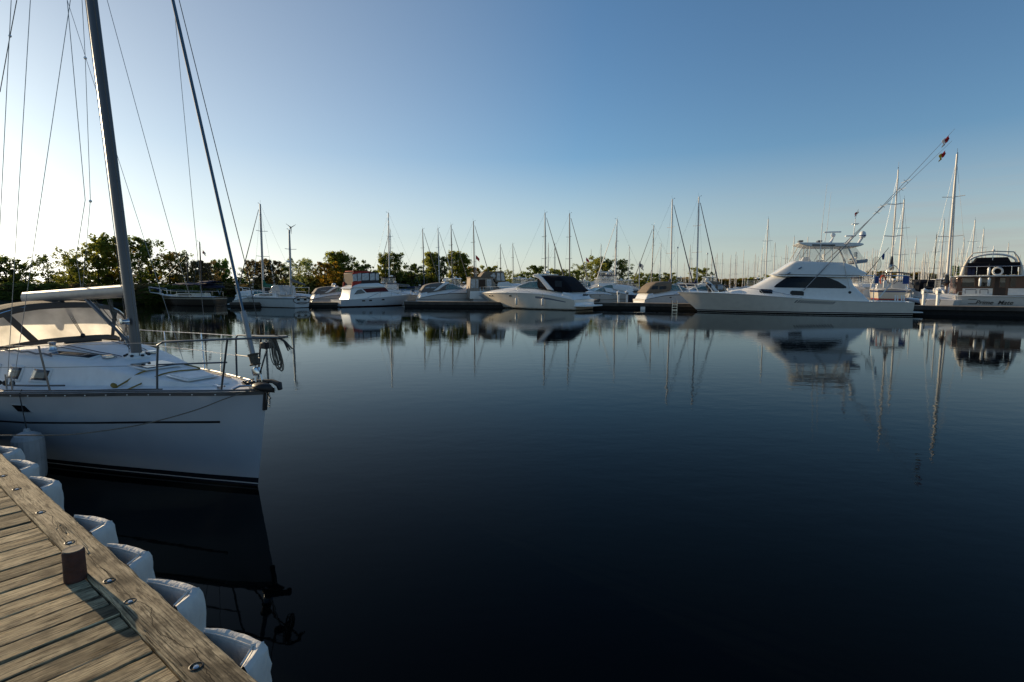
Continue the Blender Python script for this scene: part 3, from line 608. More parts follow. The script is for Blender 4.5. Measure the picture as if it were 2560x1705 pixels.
    # forestay with furled sail and drum
    foot = FF.at(648, 955, 0); top = FF.at(432, 0, 0); dirn = (top-foot).normalized(); hi = foot+dirn*11.0
    d0 = foot+dirn*.55
    fs = build('forestay', MB().tube([foot, hi], .006, 6), M['wire'], root)
    sailm = mat('furled_sail_sunstrip', (.07, .14, .21), .7, var=.2, scale=8)
    build('furled_genoa', MB().tube([d0+dirn*.32, d0+dirn*1.0, d0+dirn*4, hi], [.014, .018, .021, .014], 10), sailm, fs)
    build('furler_tube', MB().tube([foot+dirn*.30, foot+dirn*.92], .030, 12), mat('furler_metal', (.22, .23, .25), .4, metal=.6), fs)
    Mt = dirn.to_track_quat('Z', 'Y').to_matrix()
    dr = build('furling_drum', MB().lathe([(.0, 0), (.065, 0), (.068, .012), (.05, .02), (.055, .12), (.068, .13), (.068, .145), (0, .15)], foot+dirn*.22, 18, Mt), mat('drum_line', (.09, .08, .06), .8, var=.4, scale=60), fs)
    build('drum_cage', MB().lathe([(0, 0), (.05, .0), (.06, .03), (.055, .09), (.03, .1)], foot+dirn*.09, 14, Mt), M['steel'], fs)
    build('turnbuckle', MB().tube([foot+Vector((.02, .03, 0)), foot+dirn*.14+Vector((.02, .02, 0))], .012, 6).tube([foot+Vector((-.03, -.02, 0)), foot+dirn*.14+Vector((-.02, -.01, 0))], .010, 6), M['steel'], fs)
    # anchor on the roller and the bow fitting
    an = Vector((.02, -.05, 1.335))
    build('bow_roller', MB().box(Vector((-.07, -.02, 1.305)), (.34, .13, .05)), M['steel'], root, bevel=.008)
    build('stem_strap', MB().box(Vector((-.045, 0, 1.15)), (.03, .05, .24), Matrix.Rotation(radians(9), 3, 'Y')), M['rubber'], root)
    rings = []
    for i in range(9):
        t = i/8; x = -.16+.36*t; w_ = .10*sin(pi*min(1, t*1.15+.08))**.6; hh_ = .030+.022*sin(pi*t)
        rings.append([Vector((x, -.05+w_*cos(q), 1.345-.03*t*t+hh_*sin(q))) for q in [2*pi*k/12 for k in range(12)]])
    anc = build('anchor', MB().loft(rings), M['rubber'], root, smooth=60)
    build('anchor_shank', MB().tube([Vector((-.25, .04, 1.38)), Vector((.05, .05, 1.40)), Vector((.16, .05, 1.37)), Vector((.19, .04, 1.31))], [.02, .026, .04, .03], 8), M['rubber'], anc)
    build('chock', MB().tube([rp(.38, .0), rp(.3, .035), rp(.16, .035), rp(.1, 0)], .015, 6), M['steel'], root)
    wd = MB()
    rr = random.Random(3)
    for k in range(16):
        a = rr.uniform(0, 6.28); c0 = Vector((-.28+rr.uniform(-.14, .1), rr.uniform(-.07, .1), 1.34)); wd.tube([c0, c0+Vector((.09*cos(a), .07*sin(a), .035)), c0+Vector((.07*cos(a+1.4), .07*sin(a+1.4), .01)), c0+Vector((.05*cos(a+3), .08*sin(a+3), .03))], .008, 5)
    build('chain_and_lines', wd, mat('dark_chain', (.04, .035, .03), .6, metal=.3), root)
    # shrouds and other rig lines, leading from deck and boom points to the upper rig
    rig = MB()
    upn = mb0.lerp(mt, .93)
    sp = mb0.lerp(mt, .45)
    cp = h.pt(L-3.72, 1, -1)+Vector((-L, .10, .02)); cpp = h.pt(L-3.72, 1, 1)+Vector((-L, -.10, .02))
    def shroud(a, b, r=.0042): build('shroud', MB().tube([a, b], r, 5), M['wire'], root)
    tb = mat('turnbuckle_steel', (.4, .4, .4), .25, metal=1)
    def to(px, py, a, k=2.4):       # a far point on the sight line that gives the line its slope, at a believable offset
        return FF.at(px, py, a)
    for foot_, pxy, yy in ((cp, (158, 130), -.62), (cp+Vector((-.14, .03, 0)), (97, 150), -.75), (cp+Vector((.16, .03, 0)), (97, 505), -.8)):
        pass
    shroud(cp+Vector((.05, 0, 0)), FF.at(176, 0, -.55)); shroud(cp+Vector((-.12, 0, 0)), FF.at(76, 0, -.85)); shroud(cp+Vector((-.6, 0, 0)), FF.at(28, 0, -1.0))
    [build('turnbuckle', MB().tube([cp+Vector((x_, 0, .02)), cp+Vector((x_, 0, .22))], .011, 6), tb, root) for x_ in (.05, -.12)]
    shroud(cpp, FF.at(168, 0, .8)); 
    build('topping_lift', MB().tube([FF.at(0, 230, -.5), FF.at(25, 90, -.45), FF.at(42, 0, -.4)], .006, 5), M['rope'], root)
    lj = b0.lerp(b1, .40)+Vector((0, 0, .1))
    build('lazy_jack', MB().tube([lj, lj+Vector((0, -.03, .5)), FF.at(213, 500, -.05), FF.at(168, 0, -.1)], .0048, 5), M['wire'], root)
    build('flag_halyard', MB().tube([lj+Vector((.05, 0, 0)), FF.at(226, 500, -.08), FF.at(213, 140, -.1), FF.at(205, 0, -.1)], .004, 5), M['wire'], root)
    [build('flag_clip', MB().ball(q_, .022, 6, 5), M['steel'], root) for q_ in (FF.at(226, 503, -.08), FF.at(213, 145, -.1), FF.at(25, 90, -.45))]
    pt_ = rp(2.0, .6, 1, 0)
    build('babystay', MB().tube([FF.at(476, 745, .75), FF.at(443, 640, .6), FF.at(404, 500, .45), FF.at(268, 0, .3)], .0042, 5), M['wire'], root)
    build('inner_halyard', MB().tube([FF.at(510, 800, .5), FF.at(481, 506, .3), FF.at(438, 45, .05)], .0036, 5), M['wire'], root)
    build('spinnaker_halyard', MB().tube([Vector((.28, 0, 1.98)), FF.at(650, 830, .02), FF.at(615, 665, 0), FF.at(574, 505, 0), FF.at(448, 0, 0)], .0052, 5), mat('dark_halyard', (.05, .05, .05), .7), root)
    build('halyard_clip', MB().tube([FF.at(652, 835, .02), FF.at(650, 812, .02)], .013, 6), M['rubber'], root)
    return h, L, rp, croof, cp, (DECKV, DECKF)
fb_h, fb_L, fb_rp, fb_cr, fb_cp, fb_deck = fore_boat()
def W3(p): return FO+FF.f*p.x+FF.l*p.y+Vector((0, 0, p.z))
def fore_bits():
    # coil of line hanging from the pulpit tip (a thing that hangs there)
    tipw = W3(Vector((.27, -.06, 1.955))); o = empty('rope_coil', 'grey coiled mooring line hanging from the front of the pulpit', 'rope', tipw)
    rr = random.Random(11); mb = MB()
    for k in range(11):
        w = .035+.045*rr.random(); ln = .30+.10*rr.random(); x0 = rr.uniform(-.03, .03); y0 = rr.uniform(-.04, .04); ph = rr.uniform(-.3, .3)
        pts = []
        for q in range(17):
            a = 2*pi*q/16; zz = -ln/2+ln/2*cos(a); ww = w*(.25+.75*(-zz/ln))
            pts.append(Vector((x0-.04+.10*zz*-.3+ww*sin(a)*cos(ph)+.05*(-zz/ln), y0+ww*sin(a)*sin(ph), zz)))
        mb.tube(pts, .0062, 5)
    build('coil_loops', mb, M['rope'], o)
    mb = MB()
    for k in range(9):
        e = Vector((.17+rr.uniform(-.02, .025), rr.uniform(-.03, .03), -.10+rr.uniform(-.05, .03))); mb.tube([Vector((-.02, rr.uniform(-.01, .01), .0)), Vector((.05, rr.uniform(-.02, .02), .005)), Vector((.11, e.y*.8, -.03)), e], .0085, 5)
    build('rope_ends', mb, mat('dark_rope', (.045, .04, .035), .9, var=.3), o)
    # mooring line from the bow down to the dock
    a = W3(fb_rp(.15, .0)+Vector((0, -.03, -.01))); b = dock_xy(-.95, -.1, DZ+.03)
    pts = [a]
    for px, py, Y in ((560, 998, 6.5), (480, 1028, 6.42), (350, 1062, 6.3), (200, 1084, 6.1), (100, 1088, 6.0)): pts.append(P(px, py, Y))
    pts.append(b); sm = []
    xs = [(i, p) for i, p in enumerate(pts)]
    for i in range(61):
        t = i/60*(len(pts)-1); sm.append(Vector([smo([(k, p[c]) for k, p in xs], t) for c in range(3)]))
    tag(build('mooring_line', MB().tube(sm, .0075, 6), M['rope']), 'grey mooring line sagging from the bow of the near sailboat to the dock', 'rope')
    # ribbed fender hung at the near side
    c = P(72, 1130, 6.98); o = empty('boat_fender', 'pale ribbed fender hanging between the near sailboat and the dock', 'fender', (c.x, c.y, 0))
    n = 40; prof = [(.0, .71), (.03, .71), (.04, .67), (.085, .655), (.135, .625), (.165, .57), (.17, .5), (.17, .12), (.16, .05), (.10, 0.0), (0, -.01)]
    rings = [[Vector(((r*(1+.03*(k % 2))+1e-4)*cos(2*pi*k/n), (r*(1+.03*(k % 2))+1e-4)*sin(2*pi*k/n), z)) for k in range(n)] for r, z in reversed(prof)]
    build('fender_body', MB().loft(rings), mat('grey_ribbed_vinyl', (.42, .42, .42), .6, var=.3, scale=5), o, smooth=20)
    q = W3(fb_rp(3.42, .02)); q -= Vector((c.x, c.y, 0)); build('fender_line', MB().tube([q, q+Vector((.0, -.04, -.06)), Vector((0, 0, .70))], .007, 5), mat('dark_line', (.03, .03, .03), .8), o)
    # yellow shore power cord on the foredeck
    ym = mat('yellow_cord', (.20, .13, .012), .6, var=.15)
    def smooth_pts(pts, n=40):
        xs = list(enumerate(pts)); return [Vector([smo([(k, p[c]) for k, p in xs], i/n*(len(pts)-1)) for c in range(3)]) for i in range(n+1)]
    from mathutils.bvhtree import BVHTree
    bvh = BVHTree.FromPolygons([Vector(v) for v in fb_deck[0]], fb_deck[1])
    def ondeck(pts):
        out = []
        for px, py in pts:
            hit = bvh.ray_cast(Vector((0, 0, EYE)), ray(px, py).normalized())[0]
            if hit is not None: out.append(hit+Vector((0, 0, .014)))
        return out
    co_ = empty('shore_power_cord', 'yellow shore power cord lying across the foredeck of the near sailboat', 'power cord', (0, 0, 0))
    A = ondeck([(292, 970), (318, 955), (350, 935), (395, 921), (440, 913), (500, 908), (545, 914), (585, 930), (615, 946)]); B = ondeck([(318, 977), (352, 962), (400, 940), (445, 930), (500, 924), (550, 918), (520, 906), (470, 902), (458, 912)])
    build('cord', MB().tube(smooth_pts(A), .011, 7).tube(smooth_pts(B), .010, 7), ym, co_)
    pl = A[0]; build('cord_plug', MB().tube([pl, pl+FF.f*-.06+Vector((0, 0, .012)), pl+FF.f*-.10+Vector((0, 0, .02))], [.016, .034, .03], 10), ym, co_)
fore_bits()
# ---------------------------------------------------------------- far docks
def boards(name, pts, w, top, label, hh=.34):
    """a low timber dock along a polyline of its water-side edge, deck reaching w metres behind it"""
    root = empty(name, label, 'dock', (pts[0][0], pts[0][1], 0))
    o = Vector((pts[0][0], pts[0][1], 0)); pts = [Vector((x, y, 0))-o for x, y in pts]
    def nrm(i):
        a = pts[max(i-1, 0)]; b = pts[min(i+1, len(pts)-1)]; d = (b-a).normalized(); return Vector((-d.y, d.x, 0))
    def slab(z0, z1, a, b): return MB().loft([[p+nrm(i)*a+Vector((0, 0, z0)), p+nrm(i)*a+Vector((0, 0, z1)), p+nrm(i)*b+Vector((0, 0, z1)), p+nrm(i)*b+Vector((0, 0, z0))] for i, p in enumerate(pts)])
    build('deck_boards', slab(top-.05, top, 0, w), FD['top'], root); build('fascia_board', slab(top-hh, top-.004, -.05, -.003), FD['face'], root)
    build('under_dock_shade', slab(-.6, top-hh-.004, .12, w-.1), FD['pile'], root)  # added dark slab standing in for the shade beneath the dock
    k = 0; L = 0
    for a, b in zip(pts, pts[1:]):
        n = max(1, int((b-a).length/3.2))
        for i in range(n):
            c = a.lerp(b, (i+.5)/n); q = Vector((-(b-a).normalized().y, (b-a).normalized().x, 0))*.5; build('piling', MB().lathe([(.15, -1), (.15, top-.06)], c+q, 10), FD['pile'], root)
    return root
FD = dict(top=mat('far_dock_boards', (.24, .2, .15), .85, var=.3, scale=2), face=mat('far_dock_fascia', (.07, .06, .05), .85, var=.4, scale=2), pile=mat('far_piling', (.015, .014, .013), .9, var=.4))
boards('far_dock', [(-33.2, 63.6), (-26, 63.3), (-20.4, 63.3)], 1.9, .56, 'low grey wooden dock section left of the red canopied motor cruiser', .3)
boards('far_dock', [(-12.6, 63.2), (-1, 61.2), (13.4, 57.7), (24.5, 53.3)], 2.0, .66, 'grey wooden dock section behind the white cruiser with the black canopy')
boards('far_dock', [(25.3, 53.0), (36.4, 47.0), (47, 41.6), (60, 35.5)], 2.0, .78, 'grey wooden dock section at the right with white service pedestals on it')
def finger(x, y, ang, L, label): 
    boards('finger_dock', [(x+L*sin(ang), y+L*cos(ang)), (x, y)][::-1] if 0 else [(x, y), (x+L*sin(ang), y+L*cos(ang))], 1.1, .6, label)
finger(8.6, 61.9, radians(14), 26, 'narrow finger dock running back behind the two service pedestals in the middle')

# ---------------------------------------------------------------- hero boats
def side_of(fr):                       # sign of the near side in local y
    return 1 if (Vector((0, 0, 0))-fr.o).dot(fr.l) > 0 else -1
def frame_from(pA, pB, half, ang=None):           # transom and stem at the waterline, seen pixels of the near side
    a, b = G(*pA), G(*pB); ang = radians(ang) if ang else atan2(b.y-a.y, b.x-a.x); f = Frame(a, ang); s = side_of(f); f.o = a-f.l*s*half; return f, (b-a).length, s
def rails(mbs, pts, h, r=.018, posts=True, lean=0):
    mb = MB(); mb.tube([p+Vector((0, 0, h)) for p in pts], r, 5)
    if posts:
        for p in pts: mb.tube([p, p+Vector((lean, 0, h))], r*.9, 5)
    return mb
def flag(name, label, w, d, size, mats, parent_cat='flag'):
    o = empty(name, label, parent_cat, w)
    n = len(mats)
    for k, mm in enumerate(mats):
        rows = []
        for i in range(5):
            t = (k+i/4)/n; x = size*.75*t
            rows.append([Vector((x*.75+.05*sin(j*2+k), .06*sin(x*9+j), -size*.62*j/4-size*.55*t+.03*sin(j*3+i))) for j in range(5)])
        build('flag_panel', MB().grid(rows), mm, o, solid=.004)
    return o

def sportfish():
    fr, Lw, sg = frame_from((2282, 789), (1748, 782), 2.0, 161)
    Lw = fr.at(1748, 782, 0).x
    root = empty('sportfishing_boat', 'largest boat, a white sportfishing yacht with long dark side window and tall outriggers', 'motor yacht', fr.o, fr.a)
    tipx = fr.at(1690, 730, 0); L = tipx.x-.1
    yn = sg*2.3
    shp = [fr.at(px, py, yn*(1-.9*max(0, (i-3)/4.5)**2)) for i, (px, py) in enumerate(((2282, 756), (2120, 752), (1980, 744), (1880, 736.5), (1800, 732.5), (1745, 731), (1692, 730)))]
    sh = sorted([(0, shp[0].z)]+[(q.x, q.z) for q in shp[1:-1]]+[(L, shp[-1].z)])
    base = std_hull(L, 5.0, 2, 1.5, 1.1, rake=L-Lw-.1, k=.88, tw=.88, pw=2.7); base.sh = sh; base.curve = .9
    hm = hullmat('yacht_topsides', (.74, .69, .61), [(-1, .07, (.02, .02, .025)), (.11, .2, (.01, .012, .025))])
    h = base
    build('hull', h.mesh(40), hm, root, smooth=50)
    build('deck', h.deck(.02, .08), M['white'], root, smooth=50)
    for sd in (-1, 1): build('rub_rail', h.strip(0, L-.05, .965, 1.0, sd, .03, 50), M['white'], root)
    sheer = lambda x: smo(sh, x)
    hw = lambda x, z: max(.02, min(smo(h.bd, min(max(x, 0), L-.01))-.28, 2.05-.065*max(0, x-8.5-(2.6-z)*1.2)**2)-.10*max(0, z-1.4))
    xz = lambda pts, y=None: fr.xz(pts, yn*.86 if y is None else y)
    # lower house with the trunk cabin forward
    hp = xz([(2176, 751), (2156, 733), (2138, 716), (2124, 700), (2120, 694), (2128, 689), (1936, 689), (1912, 702), (1886, 716), (1862, 722), (1830, 726), (1790, 729)], sg*1.9)
    aft = hp[0][0]; hp = [(aft, sheer(aft)-.1)]+hp[1:-1]+[(hp[-1][0], sheer(hp[-1][0])-.02)]
    cab = Cab(hp, hw); build('deckhouse', cab.shell(.32, 44), M['white'], root, smooth=50)
    wp = xz([(1936, 717), (1942, 711), (1968, 693), (1985, 691.5), (2060, 692), (2075, 695), (2096, 704), (2115, 716), (2116, 720), (2108, 721), (1938, 718.5)], sg*1.95)
    build('side_window', cab.panel(wp, .02), M['darkglass'], root, smooth=0)
    for q in ([(1900, 725), (1904, 722.5), (1928, 723.5), (1932, 726), (1931, 734), (1904, 732.5), (1900, 730)], [(1976, 729), (1980, 726.5), (2006, 727.5), (2010, 730), (2009, 739), (1980, 737.5), (1975, 734)]):
        build('cabin_window', cab.panel(xz(q, sg*2.0), .03), M['darkglass'], root, smooth=0)
    # flybridge
    fp = xz([(1932, 686.5), (1985, 653.5), (1990, 651.5), (2112, 656), (2130, 662), (2150, 673), (2168, 683), (2163, 686), (2140, 692), (2124, 693), (1940, 690)], sg*2.0)
    fw = lambda x, z: 2.12 if x < 8 else 2.12-.085*(x-8)**1.9
    fly = Cab(fp, lambda x, z: fw(x, z)-.22*max(0, z-3.6)); build('flybridge', fly.shell(.22, 44), M['white'], root, smooth=50)
    build('flybridge_trim', fly.panel(xz([(1948, 685), (2150, 688), (2150, 689.5), (1948, 686.5)], sg*2.1), .02), M['greycanvas'], root)
    # seats and helm seen above the coaming
    z0 = fp[2][1]; x0 = fp[1][0]; xa = fp[4][0]
    hz = lambda px, py, y=0: fr.at(px, py, y)
    def seat(px, py, w):
        c = hz(px, py, 0); o_ = build('helm_seat', MB().box((c.x, 0, c.z), (.5, .9, .12)).box((c.x-.26, 0, c.z+.32), (.1, .9, .6)), M['white'], root, bevel=.05)
    seat(2050, 652, 1); seat(2130, 648, 1)
    build('helm_console', MB().prism([(hz(2025, 652, 0).x, z0-.1), (hz(2018, 640, 0).x, z0+.35), (hz(2005, 640, 0).x, z0+.35), (hz(1998, 652, 0).x, z0-.1)], -.9, .9), M['white'], root, bevel=.04)
    # hardtop
    ht = xz([(1995, 607.5), (2000, 606), (2145, 607), (2158, 609), (2159, 612), (2150, 615.5), (2120, 617), (2025, 616.5), (2002, 611)], sg*1.6)
    top = Cab(ht, lambda x, z: 1.75); build('hardtop', top.mesh(), M['white'], root, bevel=.05)
    build('hardtop_lights', top.panel(xz([(2030, 610.8), (2088, 611.3), (2088, 614.6), (2031, 614)], sg*1.75), .02), M['darkpaint'], root)
    zt = ht[6][1]
    legs = [((1986, 652), (2009, 613)), ((2023, 654), (2026, 614)), ((2080, 654), (2082, 614)), ((2145, 672), (2120, 615)), ((2078, 655), (2078, 616))]
    lg = MB()
    for (a, b) in legs[:4]:
        for sd in (1, -1):
            A, B = fr.at(*a, sg*1.65), fr.at(*b, sg*1.65); A.y = sd*1.6; B.y = sd*1.55; r = .035 if a[0] != 2145 else .075
            build('hardtop_leg', MB().tube([A, B], r, 8), M['whitemetal'], root)
    for (a, b) in (((2000, 650), (2023, 616)), ((2035, 617), (2060, 652)), ((2060, 617), (2035, 652)), ((2085, 617), (2060, 640))):
        build('hardtop_brace', MB().tube([fr.at(*a, 0), fr.at(*b, 0)], .02, 5), M['alu'], root)
    en = Cab(xz([(1988, 652), (2008, 616), (2028, 616), (2118, 617), (2122, 655), (2050, 653)], sg*1.6), lambda x, z: 1.62); build('clear_enclosure', en.mesh(), M['clear'], root)
    en2 = Cab(xz([(2126, 617), (2140, 618), (2164, 650), (2168, 655), (2150, 658), (2143, 656)], sg*1.5), lambda x, z: 1.45)
    build('aft_awning_curtain', en2.mesh(), M['clear'], root)
    build('aft_valance', Cab(xz([(2140, 650), (2160, 650), (2166, 647), (2170, 649), (2168, 656), (2150, 658), (2142, 656)], sg*1.5), lambda x, z: 1.5).mesh(), mat('grey_vinyl', (.3, .32, .36), .5), root)
    # antennas, radar, domes
    p = hz(2078, 607, 0); r_ = build('radar_pedestal', MB().tube([hz(2076, 607, 0), hz(2083, 594, 0)], [.13, .07], 8).ball(hz(2083, 588, 0), .2, 12, 8), M['white'], root, smooth=60)
    a, b = hz(2060, 579, 0), hz(2103, 581.5, 0); build('radar_bar', MB().box((a+b)/2, ((a-b).length, .14, .12)), M['white'], r_, bevel=.03)
    s_ = build('satellite_dome', MB().lathe([(.0, 0), (.2, .02), (.27, .14), (.27, .33), (.2, .5), (.1, .57), (0, .59)], hz(2156, 594.5, .8*sg), 16), M['white'], root, smooth=60)
    build('dome_band', MB().lathe([(.276, .15), (.278, .16), (.278, .22), (.276, .23)], hz(2156, 594.5, .8*sg), 16), M['blue'], s_)
    build('dome_stand', MB().tube([hz(2146, 608, .8*sg), hz(2155, 594, .8*sg)], [.10, .12], 8), M['white'], s_)
    build('light_mast', MB().tube([hz(2120, 607, -.4*sg), hz(2135, 588, -.4*sg)], .1, 6).tube([hz(2134, 588, -.4*sg), hz(2139, 547, -.4*sg)], [.045, .03], 6).box(hz(2138, 560, -.4*sg), (.5, .5, .07)).box(hz(2126, 590, -.4*sg), (.8, .5, .1)), M['white'], root, bevel=.01)
    for (a, b, c) in (((2048, 660), (2056, 558), (2068, 457)), ((2062, 607), (2068, 570), (2078, 480))):
        y = sg*1.75 if a[0] == 2048 else 0; build('whip_antenna', MB().tube([fr.at(*a, y), fr.at(*b, y)], .035, 6).tube([fr.at(*b, y), fr.at(*c, y)], [.022, .010], 5), M['white'], root)
    for px in (2001, 2048): build('spreader_light', MB().box(hz(px, 603.5, 0), (.34, .9, .14)), M['alu'], root)
    # outriggers
    o1 = fr.at(2009, 726, sg*2.05); o2 = fr.at(2387, 322, sg*2.6); om = mat('outrigger_aluminium', (.35, .34, .33), .35, metal=.6)
    a2 = Vector((o1.x, -o1.y, o1.z)); b2 = fr.at(2380, 352, -sg*1.2)
    for a, b in ((o1, o2), (a2, b2)):
        r = build('outrigger', MB().tube([a, a.lerp(b, .4)], .042, 6).tube([a.lerp(b, .4), b], [.032, .012], 6), om, root)
        for t in (.32, .55, .7):
            if (a is o1) or t > .5:
                c = a.lerp(b, t); build('spreader_bar', MB().tube([c+Vector((-.25, -.3, -.08)), c+Vector((.25, .3, .08))], .018, 5).tube([c+Vector((-.25, .3, .08)), c+Vector((.25, -.3, -.08))], .018, 5), M['whitemetal'], r)
    build('outrigger_stay', MB().tube([fr.at(2106, 642, sg*2.1), fr.at(2124, 722, sg*2.15)], .028, 5), M['whitemetal'], root)
    # fishing rods / gaff aft of flybridge with blue cover and hoop net
    build('boat_pole', MB().tube([fr.at(2165, 688, 0), fr.at(2222, 619, 0)], [.03, .02], 5), M['darkpaint'], root)
    build('pole_cover', MB().tube([fr.at(2210, 634, 0), fr.at(2208, 640, 0), fr.at(2208, 649, 0)], [.06, .11, .07], 8), M['blue'], root)
    nc = [fr.at(2192+11*cos(q), 659+17*sin(q), .2) for q in [2*pi*k/20 for k in range(21)]]
    nt = build('landing_net', MB().tube(nc, .016, 5), M['darkpaint'], root); build('net_bag', MB().grid([[c.lerp(fr.at(2192, 676, .2), t)+Vector((0, .15*sin(t*3), 0)) for c in nc] for t in (.05, .5, 1)]), mat('net_mesh', (.05, .05, .05), .9, alpha=.25), nt)
    # bow rail: tall white rail forward, low steel rail aft
    pts = [Vector((h.pt(x, 1, sg).x, 0, 0)) for x in (1,)]
    def dk(px, sd=sg):
        x = fr.at(px, 731, sg*1.2).x; q = h.pt(min(x, L-.05), 1, sd); return Vector((q.x, q.y-sd*.05, q.z))
    for sd in (1, -1):
        P_ = [dk(px, sd) for px in (1692, 1706, 1725, 1747, 1785)]
        T_ = [dk(px, sd)+Vector((0, 0, hh_)) for px, hh_ in ((1688, .78), (1692, .78), (1712, .80), (1735, .78), (1766, .80))]
        rr = build('bow_rail', MB().tube(T_+[P_[4]], .034, 6), M['white'], root)
        for a, b in ((0, 1), (1, 2), (2, 3)): build('rail_post', MB().tube([P_[a+1], T_[a+1]], .03, 6), M['white'], rr)
        P2 = [dk(px, sd) for px in (1790, 1822, 1860, 1910, 1960, 2000)]
        T2 = [P2[0]+Vector((.9, 0, .75))]+[p+Vector((.5, 0, hh)) for p, hh in zip(P2[1:-1], (.72, .66, .56, .4))]+[P2[-1]+Vector((0, 0, .05))]
        r2 = build('side_rail', MB().tube(T2, .02, 5), M['steel'], root)
        for a in range(1, 5): build('rail_post', MB().tube([P2[a], T2[a]], .017, 5), M['steel'], r2)
    # hull vents, lettering-like decal left out
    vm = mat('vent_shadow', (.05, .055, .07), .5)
    for k in range(14):
        x = fr.at(2080-k*7.2, 752, yn).x; f0, f1 = .70, .90
        a = h.pt(x, f0, sg); b = h.pt(x-.26, f1-.02*k/14, sg); w = .085; o_ = Vector((0, sg*.02, 0))
        build('hull_vent', MB().loft([[a+o_, a+o_+Vector((w, 0, 0)), a-o_+Vector((w, 0, 0)), a-o_], [b+o_, b+o_+Vector((w, 0, 0)), b-o_+Vector((w, 0, 0)), b-o_]]), vm, root)
    # covering board hardware, swim platform, cockpit posts
    pl = [(0, -2.0), (-.75, -1.9), (-.95, -1.2), (-1.0, 0), (-.95, 1.2), (-.75, 1.9), (0, 2.0)]
    build('swim_platform', MB().add([(x, y, .30) for x, y in pl]+[(x, y, .22) for x, y in pl], [tuple(range(7)), tuple(range(13, 6, -1))]+[(i, i+7, (i+1) % 7+7, (i+1) % 7) for i in range(7)]), M['white'], root, bevel=.02)
    a = fr.at(2187, 687, sg*2.1); b = fr.at(2183, 752, sg*2.1); build('rod_holder', MB().tube([b, a], .035, 6).ball(a, .07, 8, 6), M['whitemetal'], root)
    a = fr.at(2228, 709, sg*1.8); b = fr.at(2198, 744, sg*1.9); build('gin_pole', MB().tube([b, a], .05, 6), M['white'], root)
    for px in (2238, 2244, 2254, 2260): build('cockpit_rod_tube', MB().tube([fr.at(px, 752, 0), fr.at(px, 738, 0)], .05, 6), M['white'], root)
    build('door_ring', MB().lathe([(.05, -.02), (.12, -.02), (.12, .03), (.05, .03)], fr.at(2124.5, 731, sg*1.99), 14, Matrix.Rotation(radians(90), 3, 'X')), M['rubber'], root)
    build('anchor_windlass', MB().box((fr.at(1774, 722, 0).x, 0, sheer(14)+.35), (.3, .3, .7)).box((fr.at(1772, 712, 0).x, 0, sheer(14)+.75), (.5, .35, .35)), M['darkpaint'], root, bevel=.05)
    for px, py in ((1971, 685), (1999, 672)):
        c = fr.at(px-3, py, sg*2.0); build('deck_light', MB().tube([c, c+Vector((-.25, 0, .14))], .06, 8), M['steel'], root)
    def w(p): return fr.o+fr.f*p.x+fr.l*p.y+Vector((0, 0, p.z))
    f = flag('signal_flag', 'red and white flag near the tip of the upper outrigger', w(fr.at(2372, 338, sg*2.6)), 0, .85, [M['flagred'], M['flagwhite']]); f.rotation_euler = (0, 0, pi)
    f = flag('signal_flag', 'red and yellow flag near the tip of the lower outrigger', w(fr.at(2363, 376, -sg*1.2)), 0, .85, [M['flagred'], M['flagyellow']]); f.rotation_euler = (0, 0, pi)
    f = flag('signal_flag', 'small red and white flag above the hardtop of the sportfishing yacht', w(fr.at(2146, 526, -.4*sg)), 0, .5, [M['flagwhite'], M['flagred']]); f.rotation_euler = (0, 0, pi)
    build('flag_staff', MB().tube([fr.at(2138, 548, -.4*sg), fr.at(2146, 523, -.4*sg)], .015, 5), M['darkpaint'], root)
sportfish()

